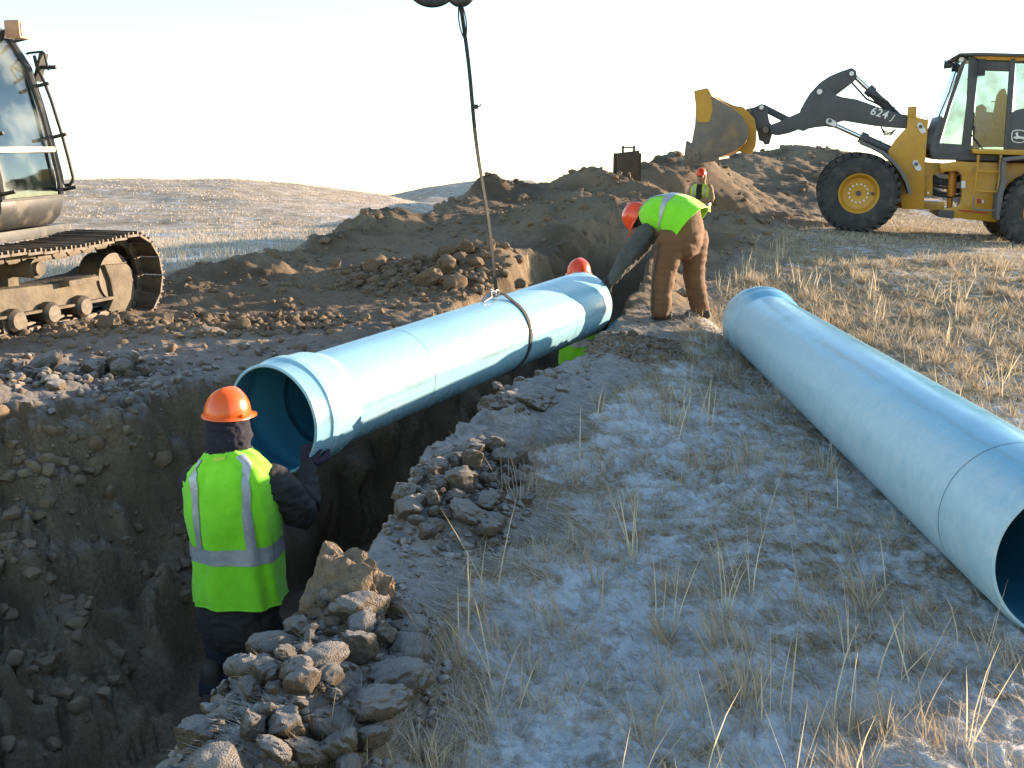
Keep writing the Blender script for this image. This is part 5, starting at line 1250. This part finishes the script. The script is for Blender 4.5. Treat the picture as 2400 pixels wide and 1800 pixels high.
def heap(name, label, cx, cy, rx, ry, an, sizes, n, meshes, lump=0.0, small=0, sm=(.012, .03), frosted=True):
    root = thing(name, (cx, cy, gz(cx, cy)), label, 'soil heap', 'heaps of dug clods'); c, s = math.cos(an), math.sin(an); used = []
    for k in range(n):
        size = sizes[0] + (sizes[1] - sizes[0]) * (1 - k / n) ** 2.2
        for tr in range(12):
            a = rg.uniform(0, 6.28); q = rg.uniform(0, 1) ** .6; dx, dy = rx * q * math.cos(a), ry * q * math.sin(a)
            x, y = cx + dx * c - dy * s, cy + dx * s + dy * c
            if all((x - ux) ** 2 + (y - uy) ** 2 > (.58 * (size + us)) ** 2 for ux, uy, us in used): break
        used.append((x, y, size)); put_clod(root, x, y, size, meshes, .35, dz=lump * max(0, 1 - q) * rg.uniform(.3, 1))
    for k in range(small):
        a = rg.uniform(0, 6.28); q = rg.uniform(0, 1.25) ** .6; dx, dy = 1.15 * rx * q * math.cos(a), 1.15 * ry * q * math.sin(a)
        SMALL.append((cx + dx * c - dy * s, cy + dx * s + dy * c, rg.uniform(*sm) * rg.uniform(.6, 1.3), frosted))
    return root
heap('clod_heap', 'big frosted clods heaped at the trench edge nearest the camera', -.60, 2.58, .29, .84, -.12, (.022, .095), 104, BIG, .07, 620, (.010, .026))
hB = heap('clod_heap', 'knob of crumbling earth topped with clods beside the standing worker', -.57, 3.28, .21, .25, 0, (.020, .055), 44, BIGB, .15, 560, (.010, .024))
heap('clod_heap', 'frosted clods heaped on the trench edge below the hanging pipe', -.22, 4.68, .26, .66, -.12, (.025, .095), 72, BIG, .05, 480, (.012, .03))
heap('clod_heap', 'low heap of fine crumbs on the bank by the far end of the hanging pipe', 1.02, 8.4, .36, .40, -.3, (.03, .06), 14, BIGB, .0, 520, (.014, .034), False)
heap('clod_heap', 'rubble strip of clods along the far lip of the trench at left', -3.7, 6.75, 1.25, .55, .35, (.045, .14), 60, BIG, .02, 800, (.018, .045))
heap('clod_heap', 'sunlit brown clods on the lane between excavator and hanging pipe', -2.75, 9.15, 1.1, .55, .25, (.045, .11), 30, BIGB, .02, 700, (.02, .05), False)
heap('clod_heap', 'dark broken clods on the spoil behind the middle of the hanging pipe', -.9, 12.0, 1.0, .9, 0, (.06, .17), 28, BIGB, .04, 500, (.025, .06), False)
# overhanging sod blocks
def sod(x, y, sx, sy, sz, seed, parent, mt):
    me = clod_mesh(seed, 5, 5, .20, .12); me.materials.append(mt); o = bpy.data.objects.new('sod_block', me); COL.objects.link(o); o.parent = parent
    o.location = Vector((x, y, gz(x, y) + sz * .25)) - world_loc(parent); o.scale = (sx, sy, sz); o.rotation_euler = (rg.uniform(-.2, .2), rg.uniform(-.2, .2), rg.uniform(0, 6)); return o
sod(-.59, 3.30, .19, .20, .165, 203, hB, clod_brown)
slab = thing('sod_lump', (.06, 6.45, gz(.06, 6.45)), 'frosted flat lump of sod resting on the trench edge below the sling', 'sod lump')
sod(.08, 6.45, .24, .17, .085, 205, slab, clod_near); sod(-.12, 6.38, .09, .10, .06, 206, slab, clod_near)
for q_ in range(5): put_clod(slab, .05 + rg.uniform(-.3, .3), 6.4 + rg.uniform(-.35, .35), rg.uniform(.025, .05), BIG)
# loose clods everywhere on the dug ground
def scatter(n, x0, x1, y0, y1, smin, smax, frosted=False, p_lane=.3):
    X = RNG.uniform(x0, x1, n); Y = RNG.uniform(y0, y1, n); z, so, fr, T = ground(X, Y, False)
    cl = fbm(X * .9, Y * .9, 2, 91); keep = (so > .6) & (T < .9) & (RNG.uniform(0, 1, n) < np.clip(.5 + cl * 1.3, .05, 1)) & (T < .1)
    S = smin * (smax / smin) ** (RNG.uniform(0, 1, n) ** 2.6)
    for x, y, s_ in zip(X[keep], Y[keep], S[keep]): SMALL.append((x, y, s_, frosted or (y < 8 and x < 2)))
scatter(3600, -7, 1, 4.5, 12, .014, .07); scatter(3400, -6, 4, 12, 24, .022, .10); scatter(1500, 2, 14, 15, 40, .03, .13); scatter(500, -1.2, 1.4, 2, 10, .008, .025, True)
n = 1500; X = RNG.uniform(-4.6, -2.6, n); Y = RNG.uniform(3.8, 6.4, n)
for x, y in zip(X, Y):
    if vn(np.array(x * 2.), np.array(y * 2.), 5) > .25: SMALL.append((x, y, .012 + .07 * random.random() ** 4, False))
n = 1300; X = RNG.uniform(-4.7, -1.7, n); Y = RNG.uniform(3.6, 6.5, n); Tt = ground(X, Y, False)[3]
for x, y, t_ in zip(X, Y, Tt):
    if .02 < t_ < .9 and vn(np.array(x * 1.7), np.array(y * 1.7), 15) > random.uniform(-.5, .35): SMALL.append((x, y, -(.020 + .060 * random.random() ** 2.4), False))
def joined(name, rows, label, mt, parent):
    protos = []
    for i in range(6):
        bm = bmesh.new(); bmesh.ops.create_icosphere(bm, subdivisions=2, radius=1.0); rr = np.random.default_rng(300 + i)
        V = np.array([v.co[:] for v in bm.verts])
        for _ in range(8):
            nn = rr.normal(size=3); nn /= np.linalg.norm(nn); h = rr.uniform(.5, .85); V = V - np.outer(np.clip(V @ nn - h, 0, None) * .92, nn)
        V = V * (1 + rr.normal(0, .075, len(V)))[:, None]
        protos.append((V, np.array([[v.index for v in f.verts] for f in bm.faces]))); bm.free()
    A = np.array([(r[0], r[1], r[2]) for r in rows]); z = ground(A[:, 0], A[:, 1], True)[0]
    VV = []; FF = []; b = 0
    for i in range(len(A)):
        V, Fc = protos[i % 6]; s_ = abs(A[i, 2]); a, t = RNG.uniform(0, 6.28), RNG.uniform(-.5, .5)
        ca, sa = math.cos(a), math.sin(a); ct, st = math.cos(t), math.sin(t)
        M = np.array([[ca, -sa, 0], [sa, ca, 0], [0, 0, 1]]) @ np.array([[1, 0, 0], [0, ct, -st], [0, st, ct]])
        W = (V * RNG.uniform(.75, 1.2, 3)) @ M.T * s_; W[:, 2] *= .8
        VV.append(W + np.array([A[i, 0], A[i, 1], z[i] + s_ * (.15 if A[i, 2] > 0 else -.12)])); FF.append(Fc + b); b += len(V)
    me = np_mesh(name, np.concatenate(VV), None, np.concatenate(FF)); me.shade_smooth(); me.set_sharp_from_angle(angle=R(40))
    o = link(name, me, mt); tag(o, label, 'soil', None, 'stuff'); return o
joined('frosted_crumbs', [r for r in SMALL if r[3]], 'frosted soil crumbs scattered along the trench edges', clod_near, None)
joined('brown_crumbs', [r for r in SMALL if not r[3]], 'brown soil crumbs scattered over the dug ground', clod_brown, None)
# steel plate standing in the far spoil
rust = mat('rusty_plate', (.075, .062, .048), (.115, .090, .062), .8, .2, scale=4, bump=.2, dirt=(.16, .11, .07), dirt_amt=.4)
pc_ = PY(1472, 414, 23.6); ug = Vector((.985, .17, 0)); vg = Vector((-.17, .985, 0))
sp_ = thing('steel_plate', Vector((pc_.x, pc_.y, pc_.z - .15)), 'rusty steel plate with a lifting bar standing upright in the spoil', 'steel plate')
mb = MB(); b0 = pc_ - UP * .25
for c_ in (0,): mb.prism([b0 - ug * .255, b0 + ug * .255, b0 + ug * .255 + UP * .83, b0 - ug * .255 + UP * .77], vg * .05)
mb.build('plate', rust, sp_, bevel=.005)
for sg in (-1, 1):
    mb = MB(); mb.bar(b0 + ug * .245 * sg + vg * .10, b0 + ug * .245 * sg + vg * .10 + UP * .77, .03, .16, ug); mb.build('stiffener', rust, sp_)
    mb = MB(); mb.box(b0 + ug * .13 * sg + UP * .85 + vg * .025, (.045, .045, .13), (ug, vg, UP)); mb.ball(b0 + ug * .13 * sg + UP * .905 + vg * .025, .032); mb.build('lug', rust, sp_)
mb = MB(); mb.cyl(b0 - ug * .13 + UP * .885 + vg * .025, b0 + ug * .13 + UP * .895 + vg * .025, .018, n=10); mb.build('lifting_bar', rust, sp_)
# ------------------------------------------------------------------ dry grass
def grass_material():
    m = bpy.data.materials.new('dry_grass'); m.use_nodes = True; t = m.node_tree; t.nodes.clear(); N = t.nodes.new; L = t.links.new
    at = N('ShaderNodeAttribute'); at.attribute_name = 'tint'
    d = N('ShaderNodeBsdfDiffuse'); tr = N('ShaderNodeBsdfTranslucent'); mx = N('ShaderNodeMixShader'); mx.inputs[0].default_value = .30; o = N('ShaderNodeOutputMaterial')
    L(at.outputs['Color'], d.inputs[0]); L(at.outputs['Color'], tr.inputs[0]); L(d.outputs[0], mx.inputs[1]); L(tr.outputs[0], mx.inputs[2]); L(mx.outputs[0], o.inputs[0]); return m
GM = grass_material()
STRAW = np.array([(.48, .37, .21), (.37, .275, .155), (.26, .185, .11), (.56, .47, .31)]); FROST = np.array((.58, .585, .59))
def blades(name, label, base, ln, wd, az, lean, curl, tint, K=4):
    """one mesh of tapered, bent blades; lean: tilt at the root, curl: extra bend to the tip"""
    n = len(base); z0 = ground(base[:, 0], base[:, 1], True)[0] - .004
    P = np.stack([base[:, 0], base[:, 1], z0], 1); rows = []
    side = np.stack([-np.sin(az), np.cos(az), np.zeros(n)], 1); fwd = np.stack([np.cos(az), np.sin(az), np.zeros(n)], 1); upv = np.array((0, 0, 1.0))
    # blades turn their flat side at random
    ph = RNG.uniform(0, math.pi, n); side = side * np.cos(ph)[:, None] + fwd * np.sin(ph)[:, None]
    cur = P.copy(); V = np.empty((n, 2 * (K - 1) + 1, 3), np.float32)
    for k in range(K):
        w = wd * (1 - .75 * (k / (K - 1)) ** 1.5) * .5
        if k < K - 1: V[:, 2 * k] = cur - side * w[:, None]; V[:, 2 * k + 1] = cur + side * w[:, None]
        else: V[:, 2 * k] = cur
        th = lean + curl * (k / (K - 1)); step = ln / (K - 1)
        cur = cur + (fwd * np.sin(th)[:, None] + upv[None, :] * np.cos(th)[:, None]) * step[:, None]
    nv = 2 * (K - 1) + 1; b = (np.arange(n) * nv)[:, None]
    q = np.concatenate([b + np.array([[2 * k, 2 * k + 1, 2 * k + 3, 2 * k + 2]]) for k in range(K - 2)], 0)
    t = b + np.array([[2 * K - 4, 2 * K - 3, 2 * K - 2]])
    me = np_mesh(name, V.reshape(-1, 3), q, t)
    ca = me.attributes.new('tint', 'FLOAT_COLOR', 'POINT'); c = np.concatenate([np.repeat(tint, nv, 0), np.ones((n * nv, 1))], 1).astype(np.float32); ca.data.foreach_set('color', c.ravel())
    me.shade_smooth(); o = link(name, me, GM); tag(o, label, 'grass', None, 'stuff'); return o
def pip_clear(X, Y):
    a = np.array(PB0[:2]); b = np.array(PB1[:2]); e = b - a; t = np.clip(((X - a[0]) * e[0] + (Y - a[1]) * e[1]) / (e @ e), 0, 1)
    return np.hypot(X - a[0] - t * e[0], Y - a[1] - t * e[1])
def sample(n, r0, r1, a0, a1, power, mask):
    r = (r0 ** power + RNG.uniform(0, 1, n) * (r1 ** power - r0 ** power)) ** (1 / power); a = np.radians(RNG.uniform(a0, a1, n))
    X, Y = r * np.sin(a), r * np.cos(a); z, so, fr, T = ground(X, Y, False)
    k = mask(X, Y, so, T, r); return X[k], Y[k], r[k], fr[k]
def colours(n, frost, lo=.0, hi=.8, X=None, Y=None):
    c = STRAW[RNG.choice(4, n, p=(.36, .30, .14, .20))] * RNG.uniform(.75, 1.15, n)[:, None]
    f = np.clip(RNG.uniform(lo, hi, n) * frost, 0, 1)[:, None]; return c * (1 - f) + FROST * f
ok = lambda X, Y, so, T, r: (so < RNG.uniform(.15, .75, len(X))) & (T < .01) & (pip_clear(X, Y) > .20)
# 1 short matted grass in clumps
X, Y, r, fr = sample(100000, 2.0, 15, -34, 33, 1.15, lambda X, Y, so, T, r: ok(X, Y, so, T, r) & (fbm(X * 2.4, Y * 2.4, 3, 401) + .35 * vn(X * 7, Y * 7, 402) > RNG.uniform(-.55, .55, len(X))))
n = len(X); rough_dir = 2.6 + 1.2 * vn(X * 1.1, Y * 1.1, 403) * 2
blades('matted_grass', 'short matted frosted grass on the near bank', np.stack([X, Y], 1), RNG.uniform(.045, .12, n) * (1 + .03 * r), .0016 + .00056 * r, rough_dir + RNG.normal(0, .7, n), np.clip(RNG.normal(1.12, .28, n), .3, 1.5), RNG.uniform(.0, .7, n), colours(n, 1.0, .0, .75) * np.array((.92, .85, .75)))
X, Y, r, fr = sample(190000, 2.0, 12, -34, 33, 1.1, lambda X, Y, so, T, r: (T < .01) & (X > x_right(Y) + .12) & (pip_clear(X, Y) > .2) & (so < RNG.uniform(.3, 1.6, len(X))) & (fbm(X * 1.9, Y * 1.9, 3, 405) > RNG.uniform(-.7, .5, len(X))))
n = len(X); sw = 2.4 + 2.2 * vn(X * 1.6, Y * 1.6, 406)
blades('flattened_grass', 'fine flattened frost-white grass lying on the near bank', np.stack([X, Y], 1), RNG.uniform(.05, .13, n), .0011 + .00040 * r, sw + RNG.normal(0, .5, n), np.clip(RNG.normal(1.32, .15, n), .8, 1.52), RNG.uniform(-.1, .35, n), colours(n, 1.0, .05, 1.0) * np.array((1.08, 1.0, .91)), 3)
X, Y, r, fr = sample(120000, 2.4, 11, -20, 14, 1.1, lambda X, Y, so, T, r: (T < .01) & (X > x_right(Y) + .15) & (X < x_right(Y) + 1.5) & (so > .2) & (vn(X * 2.1, Y * 6, 407) > RNG.uniform(-.5, .4, len(X))))
n = len(X); blades('trampled_grass', 'trampled brown grass pressed into the trench bank', np.stack([X, Y], 1), RNG.uniform(.05, .14, n), .0012 + .00042 * r, 3.0 + 1.2 * vn(X * 1.3, Y * 1.3, 408) + RNG.normal(0, .35, n), np.clip(RNG.normal(1.38, .12, n), .9, 1.52), RNG.uniform(-.1, .3, n), colours(n, 1.0, .2, 1.0) * 1.1, 3)
# 2 tufts
Xc, Yc, rc, fc = sample(1750, 2.1, 17, -34, 33, 1.35, lambda X, Y, so, T, r: ok(X, Y, so, T, r) & (fbm(X * .8, Y * .8, 2, 411) > RNG.uniform(-.6, .35, len(X))))
reps = RNG.integers(14, 46, len(Xc)); idx = np.repeat(np.arange(len(Xc)), reps); n = len(idx)
rad = np.abs(RNG.normal(0, .045, n)); aa = RNG.uniform(0, 6.28, n); tl = RNG.uniform(.10, .23, len(Xc))[idx]; wind = 2.2 + 1.5 * vn(Xc * .5, Yc * .5, 412)
bx, by = Xc[idx] + rad * np.cos(aa), Yc[idx] + rad * np.sin(aa)
azb = np.where(RNG.uniform(0, 1, n) < .55, aa + RNG.normal(0, .5, n), wind[idx] + RNG.normal(0, .4, n)); cf = RNG.uniform(.0, .75, len(Xc))[idx]
blades('tufted_grass', 'tufts of dry prairie grass between the pipes', np.stack([bx, by], 1), tl * RNG.uniform(.5, 1.1, n), .0017 + .00058 * rc[idx], azb, np.clip(RNG.normal(.38, .22, n), 0, 1.2), RNG.uniform(.1, .9, n), (colours(n, .45, 0, 1) * np.array((1.0, .91, .79))) * (1 - cf * .35)[:, None] + FROST * (cf * .35)[:, None])
# 3 tall pale stalks
Xc, Yc, rc, fc = sample(600, 2.1, 16, -30, 32, 1.25, lambda X, Y, so, T, r: ok(X, Y, so, T, r) & (fbm(X * .9 + 5, Y * .9, 2, 421) > RNG.uniform(-.5, .3, len(X))))
reps = RNG.integers(1, 6, len(Xc)); idx = np.repeat(np.arange(len(Xc)), reps); n = len(idx)
bx, by = Xc[idx] + RNG.normal(0, .03, n), Yc[idx] + RNG.normal(0, .03, n)
blades('tall_stalks', 'tall pale seed stalks standing out of the grass', np.stack([bx, by], 1), RNG.uniform(.18, .40, n), .0034 + .00048 * rc[idx], RNG.uniform(0, 6.28, n), np.clip(np.abs(RNG.normal(.12, .22, n)), 0, 1.2), RNG.uniform(0, .45, n), np.array((.72, .60, .40)) * RNG.uniform(.8, 1.15, (n, 1)))
# 4 sunlit grass beyond the lying pipe and round the loader
X, Y, r, fr = sample(130000, 8, 34, -4, 34, 1.2, lambda X, Y, so, T, r: ok(X, Y, so, T, r) & (fbm(X * 1.3, Y * 1.3, 3, 431) > RNG.uniform(-.5, .5, len(X))))
n = len(X); blades('bank_grass', 'dry grass round the wheel loader', np.stack([X, Y], 1), RNG.uniform(.05, .15, n), .0030 + .00050 * r, RNG.uniform(0, 6.28, n), np.clip(RNG.normal(1.0, .35, n), 0, 1.45), RNG.uniform(.1, .7, n), colours(n, .6, 0, .8) * 1.15, 3)
# 5 field on the left and the hills behind
X, Y, r, fr = sample(70000, 11, 62, -38, 4, 1.0, lambda X, Y, so, T, r: (so < .3) & (fbm(X * .5, Y * .9, 3, 441) > RNG.uniform(-.5, .6, len(X))))
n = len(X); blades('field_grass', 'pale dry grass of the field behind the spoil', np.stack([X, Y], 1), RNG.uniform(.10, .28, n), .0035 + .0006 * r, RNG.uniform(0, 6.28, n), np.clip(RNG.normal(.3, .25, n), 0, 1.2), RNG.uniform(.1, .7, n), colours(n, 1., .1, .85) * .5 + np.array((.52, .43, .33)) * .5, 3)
X, Y, r, fr = sample(50000, 60, 215, -38, 12, .9, lambda X, Y, so, T, r: fbm(X * .11, Y * .16, 3, 451) + .5 * vn(X * .5, Y * .7, 452) > RNG.uniform(-.5, .7, len(X)))
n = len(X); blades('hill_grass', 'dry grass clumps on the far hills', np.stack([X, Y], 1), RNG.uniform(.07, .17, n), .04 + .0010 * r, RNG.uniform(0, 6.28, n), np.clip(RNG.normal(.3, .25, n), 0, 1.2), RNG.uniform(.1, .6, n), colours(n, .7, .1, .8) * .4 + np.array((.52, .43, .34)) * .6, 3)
